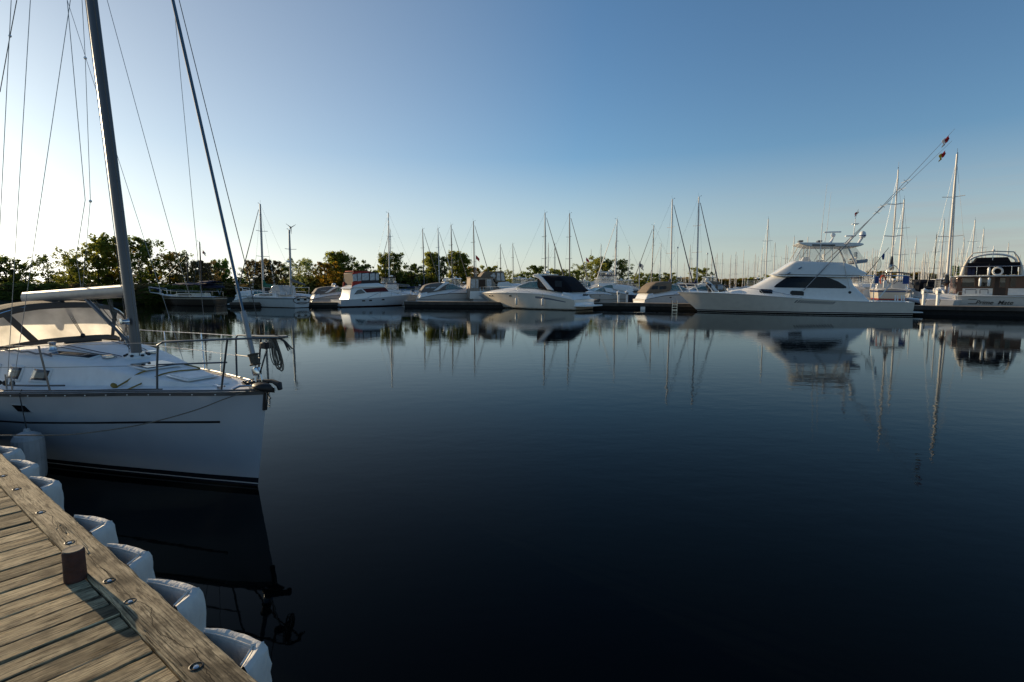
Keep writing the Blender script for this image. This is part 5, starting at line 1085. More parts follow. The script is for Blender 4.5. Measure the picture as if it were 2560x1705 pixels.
def text_mesh(s, size, shear=.35):
    cu = bpy.data.curves.new('t', 'FONT'); cu.body = s; cu.size = size; cu.extrude = .006; cu.shear = shear; cu.align_x = 'CENTER'; cu.offset = .006
    o = bpy.data.objects.new('t', cu); C.objects.link(o); bpy.context.view_layer.update()
    me = bpy.data.meshes.new_from_object(o.evaluated_get(bpy.context.evaluated_depsgraph_get())); bpy.data.objects.remove(o); bpy.data.curves.remove(cu); return me
def trawler():
    c = P(2476, 787, 49.2); ang = radians(55); root = empty('trawler_yacht', 'wood cabined trawler yacht seen from its stern behind the right dock', 'trawler', (c.x, c.y, 0), ang)
    # stern faces the camera: local -x towards us, width along local y
    fr = Frame((c.x, c.y), ang); L = 12; hw_ = 2.05
    tl = fr.az  # unused
    def Y(px, py, x=0.0):           # local y, z where the sight line meets local x = x
        d = ray(px, py); o = Vector((0, 0, EYE)); t = (x-(o-fr.o).dot(fr.f))/d.dot(fr.f); q = fr.loc(o+d*t); return q.y, q.z
    y0 = Y(2386, 745)[0]; y1 = -y0
    h = std_hull(L, 2*y0, 2.2, 1.75, Y(2450, 740)[1], rake=1.2, k=.9, tw=.98); build('hull', h.mesh(24), hullmat('trawler_topsides', (.55, .5, .45), [(-1, .1, (.1, .02, .02))]), root); build('deck', h.deck(), M['white'], root)
    zt = Y(2450, 740)[1]; z = lambda py, x=.6: Y(2450, py, x)[1]; yy = lambda px, x=.6: Y(px, 740, x)[0]
    build('stern_cap', MB().box((-.02, 0, zt), (.14, 2*y0+.06, .08)), M['white'], root, bevel=.02)
    for py in (748, 759): build('transom_vent', MB().box((-.03, yy(2432, 0), Y(2432, py, 0)[1]), (.05, .6, .05)), M['darkpaint'], root)
    # cabin back wall, wood below the top deck, white lower panels
    X = 1.5
    zc0, zc1 = zt-.1, z(691, X)
    house = Cab([(X, zc0), (X, zc1), (8, zc1-.1), (9, zt+.2), (9, zc0)], y0*.93); build('cabin', house.mesh(), M['teak'], root, bevel=.03)
    def wall(nm, px0, py0, px1, py1, m, x=X, off=.03, parent=root, **k):
        a, b = Y(px0, py0, x-off), Y(px1, py1, x-off); return build(nm, MB().box((x-off, (a[0]+b[0])/2, (a[1]+b[1])/2), (.06, abs(a[0]-b[0]), abs(a[1]-b[1]))), m, parent, **k)
    for a, b in ((2403, 2440), (2445, 2482), (2497, 2517), (2523, 2542)):
        w_ = wall('cabin_window', a, 719, b, 693, M['teak'], off=.035, bevel=.01); wall('pane', a+2, 717, b-2, 695, M['glass'], off=.07, parent=w_)
        wall('curtain', a+3, 706, b-4, 695, mat('pale_curtain', (.3, .3, .28), .8), off=.075, parent=w_) if a != 2523 else None
    wall('white_panel', 2405, 738, 2482, 721, M['white'], off=.04); wall('white_panel', 2519, 738, 2575, 721, M['white'], off=.04); wall('cabin_door', 2484, 740, 2517, 692, mat('dark_door', (.03, .015, .01), .4), off=.03)
    for a, b in ((2413, 2440), (2450, 2470)):
        pts = [Y(a, 734, .4), Y(a, 724, .4), Y(b, 724, .4), Y(b, 734, .4)]; build('folding_chair', MB().tube([(.4, p[0], p[1]) for p in pts], .035, 5), M['navy'], root)
    # upper deck roof, flybridge with black canvas, big arch
    zr = z(690, .2); build('upper_deck', MB().box((4, 0, zr), (8.2, 2*y0*.98, .1)), M['white'], root, bevel=.04)
    zb, ztp = z(686, X), z(657, X); ya, yb = Y(2418, 680, X)[0], -Y(2418, 680, X)[0]
    build('flybridge', MB().box((X+2, 0, (zb+ztp)/2-.15), (3.6, ya*1.9, (ztp-zb)*.7)), M['white'], root, bevel=.05)
    build('upper_canvas', MB().prism([(X-.02, zb), (X-.02, ztp), (X+3.6, ztp-.1), (X+3.8, zb)], yb, ya), M['black'], root, bevel=.04)
    build('canvas_flap', MB().box((X-.2, 0, ztp-.22), (.5, ya*2.1, .45)), M['black'], root, bevel=.04)
    for px in (2424, 2432): build('blue_window', MB().box((X-.06, Y(px, 678, X)[0], z(678, X)), (.04, .3, .8)), M['navy'], root)
    build('fly_hump', Cab([(X+.4, ztp), (X+.5, ztp+.5), (X+1.8, ztp+.55), (X+2.3, ztp)], lambda x, z_: 1.35-.5*(z_-ztp)).mesh(), M['black'], root, bevel=.08)
    build('hardtop_edge', MB().tube([(X+.6, 1.7*cos(q), ztp+.05+.75*sin(q)) for q in [pi*i/14 for i in range(15)]], .09, 6), M['white'], root)
    wide = Y(2404, 690, X)[0]; hi = z(632, X)
    arch = [(X+.2, wide, zr), (X+.2, wide*.92, z(665, X)), (X+.2, wide*.80, z(645, X)), (X+.2, wide*.66, hi), (X+.2, 0, hi+.12), (X+.2, -wide*.66, hi+.02), (X+.2, -wide*.80, z(645, X)), (X+.2, -wide*.92, z(665, X)), (X+.2, -wide, zr)]
    build('radar_arch', MB().tube(arch, [.2, .13, .09, .05, .05, .05, .09, .13, .2], 8), M['cream'], root, smooth=60)
    build('arch_light', MB().ball((X+.2, 0, hi+.2), .12, 8, 6).tube([(X+.2, 0, hi-.7), (X+.2, 0, hi+.6)], .03, 5), M['white'], root)
    yl = Y(2492, 679, X)[0]; build('life_ring', MB().tube([(X-.5, yl+.33*cos(q), z(679, X)+.33*sin(q)) for q in [2*pi*i/20 for i in range(21)]], .085, 8, False), M['buff'], root, smooth=60)
    ra = MB().tube([(.3, y, z(666, .3)) for y in (y0*.9, 0, -y0*.9)], .025, 5)
    for y in (-.9, -.45, 0, .45, .9): ra.tube([(.3, y0*y, zr), (.3, y0*y, z(666, .3))], .02, 5)
    build('upper_rail', ra, M['steel'], root)
    me = text_mesh('Prime  Mate', .52); o = bpy.data.objects.new('boat_name', me); C.objects.link(o); me.materials.append(M['darkpaint']); o.parent = root
    o.rotation_euler = (pi/2, 0, -pi/2); o.location = (-.035, Y(2484, 757, 0)[0], Y(2484, 761, 0)[1])
    for px in (2450, 2472):
        for (p0, p1) in ((694, 716), (668, 688)):
            if p0 == 694 or px == 2472:
                a = Y(px, p0, -.1); b = Y(px, p1, -.1); w = fr.o+fr.f*-.1+fr.l*((a[0]+b[0])/2)
                o = empty('hull_fender', {(2450, 694): 'long white fender hung outside the left cabin window of the trawler', (2472, 694): 'long white fender hung left of the cabin door of the trawler', (2472, 668): 'white fender hung in front of the black canvas beside the life ring'}[(px, p0)], 'fender', (w.x, w.y, b[1]))
                H = a[1]-b[1]; build('fender_body', MB().lathe([(0, 0), (.06, .02), (.1, .1), (.1, H-.1), (.06, H-.02), (0, H)], n=12), mat('bright_fender', (.8, .8, .78), .25, coat=.5), o, smooth=60); build('fender_line', MB().tube([(0, 0, H), (0, 0, H+.3)], .012, 4), M['rope'], o)
    d = boards
trawler()

# ---------------------------------------------------------------- pedestals, ladder, poles on the docks
def pedestal(px, py, Y, label, h=1.15):
    w = P(px, py, Y); o = empty('service_pedestal', label, 'service pedestal', w, 0, 'white service pedestals on the far docks')
    build('post', MB().box((0, 0, h*.36), (.2, .2, h*.72)), M['white'], o, bevel=.02); build('power_head', MB().box((0, 0, h*.84), (.32, .3, h*.26)), M['white'], o, bevel=.03)
    build('cap', MB().lathe([(.26, 0), (.24, .04), (.08, .12), (.03, .2), (0, .21)], (0, 0, h*.97), 12), M['white'], o); build('outlet_panel', MB().box((0, -.16, h*.84), (.2, .02, .14)), M['greycanvas'], o)
    build('coiled_hose', MB().tube([(.12+.0*k, .14*cos(k*.9)-.02, .45+.2*sin(k*.9)) for k in range(15)], .02, 5), M['rubber'], o)
pedestal(1546, 756, 59.2, 'left of the two white service pedestals beside the navy hulled boat'); pedestal(1567, 756, 58.8, 'right of the two white service pedestals beside the navy hulled boat')
pedestal(2308, 764, 49.6, 'left white service pedestal on the right dock, beyond the yacht stern', 1.45); pedestal(2343, 765, 48.3, 'right white service pedestal on the right dock, near the trawler', 1.45)
def ladder():
    a = P(1687, 762, 55.6); o = empty('dock_ladder', 'silver ladder on the dock face left of the sportfishing yacht bow', 'ladder', (a.x, a.y, 0))
    for x in (-.25, .25): build('ladder_rail', MB().tube([(x, .35, .7), (x, .2, 1.1), (x, 0, 1.0), (x, 0, -.3)], .03, 5), M['steel'], o)
    for z in (.05, .3, .55): build('rung', MB().box((0, 0, z), (.5, .06, .04)), M['steel'], o)
    b = P(1607, 771, 57.2); tag(build('dock_plate', MB().box((0, 0, 0), (.48, .03, .36)), M['white'], loc=(b.x, b.y, b.z)), 'small white rectangular plate on the dark dock face', 'plate')
ladder()
def flagpole(px, py, Y, pyb, label, cols, lab2, lamp=0):
    t, b = P(px, py, Y), P(px, pyb, Y); o = empty('lamp_post' if lamp else 'flagpole', label, 'lamp post' if lamp else 'flagpole', (b.x, b.y, b.z)); H = t.z-b.z
    build('pole', MB().tube([(0, 0, 0), (0, 0, H)], [.07, .05], 6), M['whitemetal'], o)
    if lamp: build('lamp_head', MB().ball((0, 0, H+.1), .22, 8, 6), M['white'], o)
    if cols: flag('signal_flag', lab2, (t.x, t.y, t.z), 0, 1.1, cols)
flagpole(1597.6, 654, 75, 724, 'slim white flagpole rising from the dock behind the middle pedestals', [M['navy'], M['flagwhite']], 'small blue and white flag beside the slim white flagpole')
flagpole(1465, 643, 110, 700, 'short flagpole with a faded red flag near the middle trees', [M['flagred']], 'faded red flag on the short pole near the middle trees')
flagpole(1692, 620, 130, 700, 'thin lamp post with a small globe beside the blue furled sailboat', None, '', 1)
flagpole(1766, 635, 130, 705, 'thin lamp post with a small globe right of the tallest middle masts', None, '', 1)
flagpole(1190, 638, 100, 700, 'thin pole with an orange flag beside a tall mast left of centre', [M['flagred']], 'small orange red flag left of the tan flybridge canvas')

# ---------------------------------------------------------------- sailboats whose masts fill the sky line
def far_masts():
    protos = {}
    hn2 = hn
    for key, hull, cover, furl, mmm in (('a', hp_, M['navy'], M['greycanvas'], M['alu']), ('b', hw, M['greycanvas'], None, M['whitemetal']), ('c', hn2, M['navy'], M['navy'], M['whitemetal']), ('d', hp_, M['tan'], M['whitemetal'], M['whitemetal'])):
        protos[key] = (dict(hull=hull, cover=cover, furl=furl, mm=mmm))
    made = {}
    def put(key, px, py, H, ang, label, group=None, det=1, pyb=None, dx=0):
        s_ = ray(px, py); slope = s_.z/s_.y; D = (H-EYE)/slope; w = P(px, py, D)
        k = (key, det)
        scale = H/13.0; a = radians(ang)
        if 75 < ang < 105: a = pi/2-atan2(s_.x, s_.y)+radians(ang-90)*.4
        if k not in made:
            r = sail_proto('x', 10.0, 13.0, label=label, detail=det, r=.10, **protos[key])[0]; made[k] = r
        else:
            r = copy_tree(made[k]); r['label'] = label
            if 'group' in r: del r['group']
        r.scale = (scale,)*3; r.rotation_euler = (0, 0, a)
        off = Vector((6.0-.156, 0, 0))*scale; r.location = (w.x-cos(a)*off.x, w.y-sin(a)*off.x, 0)
        if group: r['group'] = group
        return r
    L = [('b', 971, 532, 14.6, 158, 'sailboat with the tall thick mast right of the red canopied cruiser'),
         ('c', 975, 573, 13, 155, 'sailboat whose shorter mast overlaps the tall one beside the red canopy'),
         ('a', 1056.5, 572, 12.5, 38, 'sailboat with grey furled headsail, mast leftmost of three over the charcoal canvas cruiser'),
         ('d', 1095, 570, 12.5, 38, 'sailboat with pale furled headsail, mast behind the charcoal canvas cruiser windscreen'),
         ('a', 1127.6, 562, 13, 36, 'sailboat with a blue cover, mast between the two rounded poplars'),
         ('a', 1183.5, 553, 14, 34, 'sailboat with the tall mast just left of the tan flybridge canvas'),
         ('a', 1250.8, 611, 12, 36, 'sailboat with a low thin mast over the tan flybridge canvas'),
         ('a', 1282, 609, 12.5, 30, 'sailboat with a low mast just right of the tan flybridge canvas'),
         ('a', 1362.5, 532, 14.5, 24, 'sailboat with tall mast left over the black canopied cruiser windscreen'),
         ('b', 1371, 609, 12, 90, 'sailboat with short mast close beside the tall mast over the cruiser windscreen'),
         ('a', 1387, 609, 12, 26, 'sailboat with short mast over the radar arch of the cruiser'),
         ('a', 1424, 533.5, 14.5, 26, 'sailboat with tall mast over the black canopy'),
         ('b', 1478, 625, 12, 90, 'sailboat with a faint short mast left of the twin middle trees'),
         ('b', 1503, 611, 12.5, 120, 'sailboat with a short mast in front of the twin middle trees'),
         ('d', 1543, 548, 14, 150, 'sailboat with a tall mast between the twin middle trees'),
         ('b', 1538.7, 604, 12.5, 100, 'sailboat with a short mast hard against the tall one between the trees'),
         ('b', 1574, 615, 12, 140, 'sailboat with a lone short mast right of the twin middle trees'),
         ('a', 1634.6, 563, 13.5, 152, 'sailboat with medium mast right of the slim flagpole'),
         ('d', 1653, 609, 12.5, 150, 'sailboat with pale furled headsail and short mast above the tan bimini'),
         ('c', 1681, 498, 15, 22, 'sailboat with dark blue furled headsail, left of the two tallest middle masts'),
         ('c', 1747.4, 492, 15, 24, 'sailboat with dark blue furled headsail, right of the two tallest middle masts'),
         ('b', 1726, 614, 12.5, 100, 'sailboat with a faint short mast between the two tallest middle masts'),
         ('b', 1921, 548, 14, 90, 'sailboat with the tall thin mast above the yacht foredeck'),
         ('b', 1986, 592, 13, 95, 'sailboat with a mast just left of the yacht hardtop'),
         ('b', 2234.5, 593, 13, 100, 'sailboat with a dull mast directly behind the tall one right of the yacht'),
         ('d', 2260.6, 499, 13.5, 95, 'sailboat with the second tall mast right of the yacht flybridge'),
         ('b', 2291.5, 594, 13, 90, 'sailboat with a thin mast right of the second tall mast beyond the yacht'),
         ('b', 2361, 551, 13.5, 90, 'sailboat with a pale mast between the dark mast and the tallest right mast'),
         ('d', 2393, 385, 15.5, 80, 'sailboat with the tallest mast at the right, rising from a dark cover'),
         ('b', 2411, 594, 13, 92, 'sailboat with a thin mast right of the tallest right mast'),
         ('d', 2438, 550, 14, 92, 'sailboat with a pale mast just left of the trawler arch'),
         ('d', 2460, 573, 14, 92, 'sailboat with a pale mast rising behind the left side of the trawler arch'),
         ('b', 2522, 608, 13, 90, 'sailboat with a faint mast behind the right side of the trawler arch')]
    for q in L:
        r = put(*q)
    # dark wooden mast
    sp = protos['b'].copy(); sp['mm'] = M['darkpaint']; protos['e'] = sp
    put('e', 2342, 586, 11.5, 95, 'sailboat with the only black mast, left of the tallest right mast')
    rnd = random.Random(21); g = 'distant sailboats seen as thin pale masts in the far marina'; lb = 'distant sailboat, one thin pale mast in the crowd of far masts at right'
    xs = [(1793, 632), (1781, 640), (1827, 644), (1843, 640), (1860, 625), (1889, 633), (1906, 619), (1938, 606), (1966, 612), (1970, 616), (2020, 592), (2183, 620), (2168, 628), (2248, 624), (2262, 621), (2273, 648), (2314, 628), (2396, 620), (1872, 650), (1953, 640), (2000, 636), (2325, 655), (2350, 640), (2300, 650)]
    x = 1700
    while x < 2560:
        x += rnd.uniform(9, 24); xs.append((x, rnd.uniform(628, 668)))
    for i in range(60):
        x = rnd.uniform(2150, 2560); xs.append((x, rnd.uniform(622, 664)))
    for i in range(8): xs.append((rnd.uniform(1200, 1700), rnd.uniform(640, 668)))
    for px, py in xs:
        H = rnd.uniform(11.5, 14.5); r = put(rnd.choice('bbd'), px, py, H, rnd.choice((88, 92, 100, 268)), lb if px > 1700 else 'distant sailboat, one faint short mast behind the middle trees', g if px > 1700 else 'faint far masts near the middle trees', det=0)
far_masts()

# ---------------------------------------------------------------- more motor boats behind the docks
def fleet():
    e1 = ex(1478, 757, 2.0, 150, 8.0, 'small cabin boat with a navy hull and white topsides behind the middle dock', hn, None, arch=0, screen=0, ports=(6.5, 5))[0]
    e2 = ex(1545, 752, 4, 172, 12, 'white cruiser with a blue cabin window stripe beyond the service pedestals', htan, M['white'], arch=0, ports=(7, 5), cwin=((1, 3),), cwm=M['navy'], top=2.9)[0]
    def fly(px, py, dy, ang, L, label, cv, hull=hp_, hd=M['black']):
        g = G(px, py); root = empty('flybridge_cruiser', label, 'motor boat', (g.x, g.y+dy, 0), radians(ang)); k = L/11
        h = std_hull(L, 3.8*k, 1.6*k, 1.3*k, 1.05*k); build('hull', h.mesh(20), hull, root, smooth=50); build('deck', h.deck(), M['white'], root)
        S = lambda p: [(x*k, z*k) for x, z in p]
        cb = Cab(S([(1.6, 1.1), (1.7, 2.6), (1.2, 2.75), (6, 2.75), (7.6, 1.9), (9.6, 1.5), (9.6, 1.1)]), lambda x, z: max(.2, min(1.6*k, smo(h.bd, x)-.2))-.1*max(0, z-1.5)); build('cabin', cb.mesh(), M['white'], root, bevel=.05)
        build('side_window', cb.panel(S([(2.1, 1.95), (7.2, 1.95), (6, 2.5), (2.1, 2.5)]), .02), M['darkglass'], root)
        fb = Cab(S([(1.4, 2.75), (1.6, 3.3), (4.6, 3.5), (6.2, 2.75)]), 1.5*k); build('flybridge', fb.mesh(), M['white'], root, bevel=.06)
        bt = Cab(S([(1.6, 4.7), (1.9, 4.85), (4.2, 4.85), (4.5, 4.7)]), 1.45*k); b_ = build('bimini', bt.mesh(), cv, root, bevel=.04)
        for x in (1.9, 4.2):
            for sd in (-1, 1): build('bimini_leg', MB().tube([(x*k, sd*1.35*k, 3.3*k), (x*k, sd*1.35*k, 4.75*k)], .03, 5), M['steel'], b_)
        build('clear_panel', Cab(S([(1.8, 3.3), (1.9, 4.7), (4.1, 4.7), (4.6, 3.5)]), 1.4*k).mesh(), M['clear'], b_)
        for sd in (-1, 1):
            D = [h.pt(x*k, 1, sd) for x in (6, 8, 10, 10.9)]; build('bow_rail', MB().tube([D[0]]+[p+Vector((0, 0, .7)) for p in D[1:]], .02, 5), M['steel'], root)
        build('radar_dome', MB().lathe([(0, 0), (.28, .03), (.28, .22), (0, .3)], (2.4*k, 0, 4.9*k), 12), M['white'], root)
        return root
    protos = [fly(1066, 742, 8, 20, 9.5, 'flybridge boat with dark bimini behind the charcoal canvas cruiser', M['black'])]
    def cp(src, px, Y, ang, label, sc=1.0, cats=None, group=None):
        c = copy_tree(src); w = P(px, 720, Y); c.location = (w.x, w.y, 0); c.rotation_euler = (0, 0, radians(ang)); c.scale = (sc,)*3; c['label'] = label
        if group: c['group'] = group
        return c
    F = protos[0]; F2 = fly(1440, 735, 14, 60, 10, 'white flybridge boat with dark canopy behind the black canvas cruiser', M['navy']); F3 = fly(1745, 733, 10, 160, 11.5, 'flybridge boat with a clear white topped enclosure above the tan bimini', M['white'])
    E0 = gr; ET = e1
    cp(F, 1010, 84, 200, 'flybridge boat showing a dark top between the red canopy and three masts', .9)
    cp(F2, 1225, 95, 195, 'flybridge boat with navy canopy behind the tan canvas houseboat', .85)
    cp(F2, 1512, 84, 70, 'flybridge boat with navy canopy in front of the twin middle trees', .95)
    cp(F3, 1560, 92, 165, 'white enclosed flybridge boat behind the blue striped cruiser', .95)
    cp(F, 1925, 74, 155, 'flybridge boat with dark bimini over the yacht foredeck, left of the deckhouse', .8)
    cp(F3, 1808, 100, 170, 'white enclosed flybridge boat between the two tan biminis', .8)
    cp(e2, 1150, 82, 20, 'low white cruiser behind the three masts left of the tan canvas', .9)
    cp(e2, 1335, 82, 160, 'low white cruiser behind the foredeck of the black canvas cruiser', .9)
    cp(e2, 1590, 80, 168, 'low white cruiser beyond the slim flagpole', .85)
    cp(e1, 800, 75, 200, 'small navy hulled boat under the yellow tree', .9)
    cp(e2, 838, 78, 15, 'low white cabin boat behind the stern of the red canopied cruiser', .7)
    cp(e2, 585, 66.4, 14, 'low white covered boat at the left dock between the two masted boats', .62)
    cp(e2, 912, 72, 18, 'low white cruiser hidden behind the red canopied cruiser', .7)
    rnd = random.Random(5); srcs = [F, F2, F3, e1, e2]; g = 'white motor boats packed in the far right marina'
    for i in range(46):
        px = rnd.uniform(2180, 2420) if i < 24 else rnd.uniform(1900, 2560); Y = rnd.uniform(62, 120) if i < 24 else rnd.uniform(80, 150)
        cp(rnd.choice(srcs), px, Y, rnd.choice((75, 95, 250, 265, 160)), 'white motor boat among the packed far boats beyond the yacht and trawler', rnd.uniform(.6, .8), group=g)
    g2 = 'white motor boats half hidden behind the middle dock'
    for i in range(16):
        px = rnd.uniform(1120, 1880); cp(rnd.choice(srcs), px, rnd.uniform(88, 125), rnd.choice((20, 160, 200, 95)), 'white motor boat half hidden among the boats behind the middle dock', rnd.uniform(.6, .75), group=g2)
    g3 = 'small white boats tied in the second row behind the left and middle docks'
    for i in range(22):
        px = 880+i*32+rnd.uniform(-12, 12); cp(rnd.choice((F, F2, F3, e1, e2, e2)), px, rnd.uniform(70, 86), rnd.choice((15, 25, 200, 160, 85)), 'small white boat in the crowded second row behind the left and middle docks', rnd.uniform(.55, .72), group=g3)
    # dark boats tied just behind the yacht's stern
    cp(e1, 2330, 58, 100, 'small navy hulled boat behind the left pedestal of the right dock', .7)
fleet()

# ---------------------------------------------------------------- trees
FOL = dict(dark=foliage('dark_leaves', (.055, .085, .018), (.20, .25, .045), .6), olive=foliage('olive_leaves', (.11, .13, .022), (.40, .40, .06), .62), gold=foliage('golden_leaves', (.2, .13, .015), (.5, .3, .03), .6), green=foliage('bright_leaves', (.07, .14, .02), (.22, .34, .05), .55), brown=foliage('brown_leaves', (.10, .08, .035), (.27, .21, .08), .55), pale=foliage('pale_leaves', (.16, .19, .06), (.42, .46, .15), .62))
BARK = mat('tree_bark', (.05, .042, .032), .9, var=.3, bump=.5, bscale=15)
def tree_mesh(seed, form, H=10.0):
    r = random.Random(seed); trunk, crown = MB(), MB()
    wid = dict(round=.52, poplar=.34, airy=.46, tall=.38)[form]; base = dict(round=.05, poplar=.12, airy=.10, tall=.16)[form]
    nst = dict(round=3, poplar=2, airy=3, tall=2)[form]; tips = []
    nb = dict(round=46, poplar=34, airy=30, tall=26)[form]
    lead = []
    for s in range(nst):
        a = r.uniform(0, 6.28); e = r.uniform(.04, .16)*H*(wid/.4); top = Vector((e*cos(a), e*sin(a), H*(r.uniform(.82, .93) if s else .95)))
        mid = Vector((top.x*.3+r.uniform(-.2, .2), top.y*.3+r.uniform(-.2, .2), H*.45)); pts = [Vector((.1*s*cos(a), .1*s*sin(a), -.3)), mid, top]
        trunk.tube([pts[0], pts[0].lerp(mid, .5)+Vector((r.uniform(-.1, .1), 0, 0)), mid, mid.lerp(top, .5), top], [.17, .13, .10, .06, .015], 6); lead.append(pts)
    for i in range(nb):
        p = r.choice(lead); t = (i+.5)/nb; z = base*H+(1-base)*H*t*.93
        q = p[0].lerp(p[1], min(1, z/p[1].z)) if z < p[1].z else p[1].lerp(p[2], min(1, (z-p[1].z)/(p[2].z-p[1].z)))
        prof = {'round': sqrt(max(0, 1-(2*max(t, .12)-1)**2))*.9+.12, 'poplar': .55+.5*sin(pi*min(1, t*1.05))-.25*t, 'airy': .5+.55*sin(pi*t), 'tall': .35+.65*sin(pi*t**.8)}[form]
        ln = wid*H*prof*r.uniform(.55, 1.1); a = i*2.4+r.uniform(-.5, .5); up = dict(round=.25, poplar=1.1, airy=.6, tall=.7)[form]*r.uniform(.5, 1.4)
        e = q+Vector((cos(a), sin(a), up)).normalized()*ln; e.z = min(e.z, H*r.uniform(.93, 1.04)); trunk.tube([q, q.lerp(e, .5)+Vector((0, 0, ln*.06)), e], [.045, .03, .008], 4); tips.append((q, e, ln))
    leaf = dict(round=.135, poplar=.125, airy=.105, tall=.115)[form]; per = dict(round=28, poplar=27, airy=19, tall=22)[form]
    for q, e, ln in tips:
        for c in range(r.randint(4, 7)):
            t = r.uniform(.15, 1.08); cc = q.lerp(e, t)+Vector((r.gauss(0, .3), r.gauss(0, .3), r.gauss(0, .28))); rad = r.uniform(.28, .62)
            for k in range(int(per*r.uniform(.7, 1.6))):
                d = Vector((r.gauss(0, 1), r.gauss(0, 1), r.gauss(0, .8))).normalized()*rad*r.random()**.4; p = cc+d; s = leaf*r.uniform(.6, 1.5)
                u = Vector((r.gauss(0, 1), r.gauss(0, 1), r.gauss(0, 1))).normalized(); v = u.cross(Vector((r.gauss(0, 1), r.gauss(0, 1), r.gauss(0, 1)))).normalized()
                crown.add([p-u*s-v*s*.6, p+u*s*.2-v*s, p+u*s+v*s*.5, p-u*s*.3+v*s], [(0, 1, 2, 3)])
    return trunk, crown
def mk(name, mb, mm, smooth):
    me = bpy.data.meshes.new(name); me.from_pydata([tuple(v) for v in mb.v], [], mb.f); me.update(); me.materials.append(mm)
    if smooth: me.polygons.foreach_set('use_smooth', [True]*len(me.polygons))
    return me
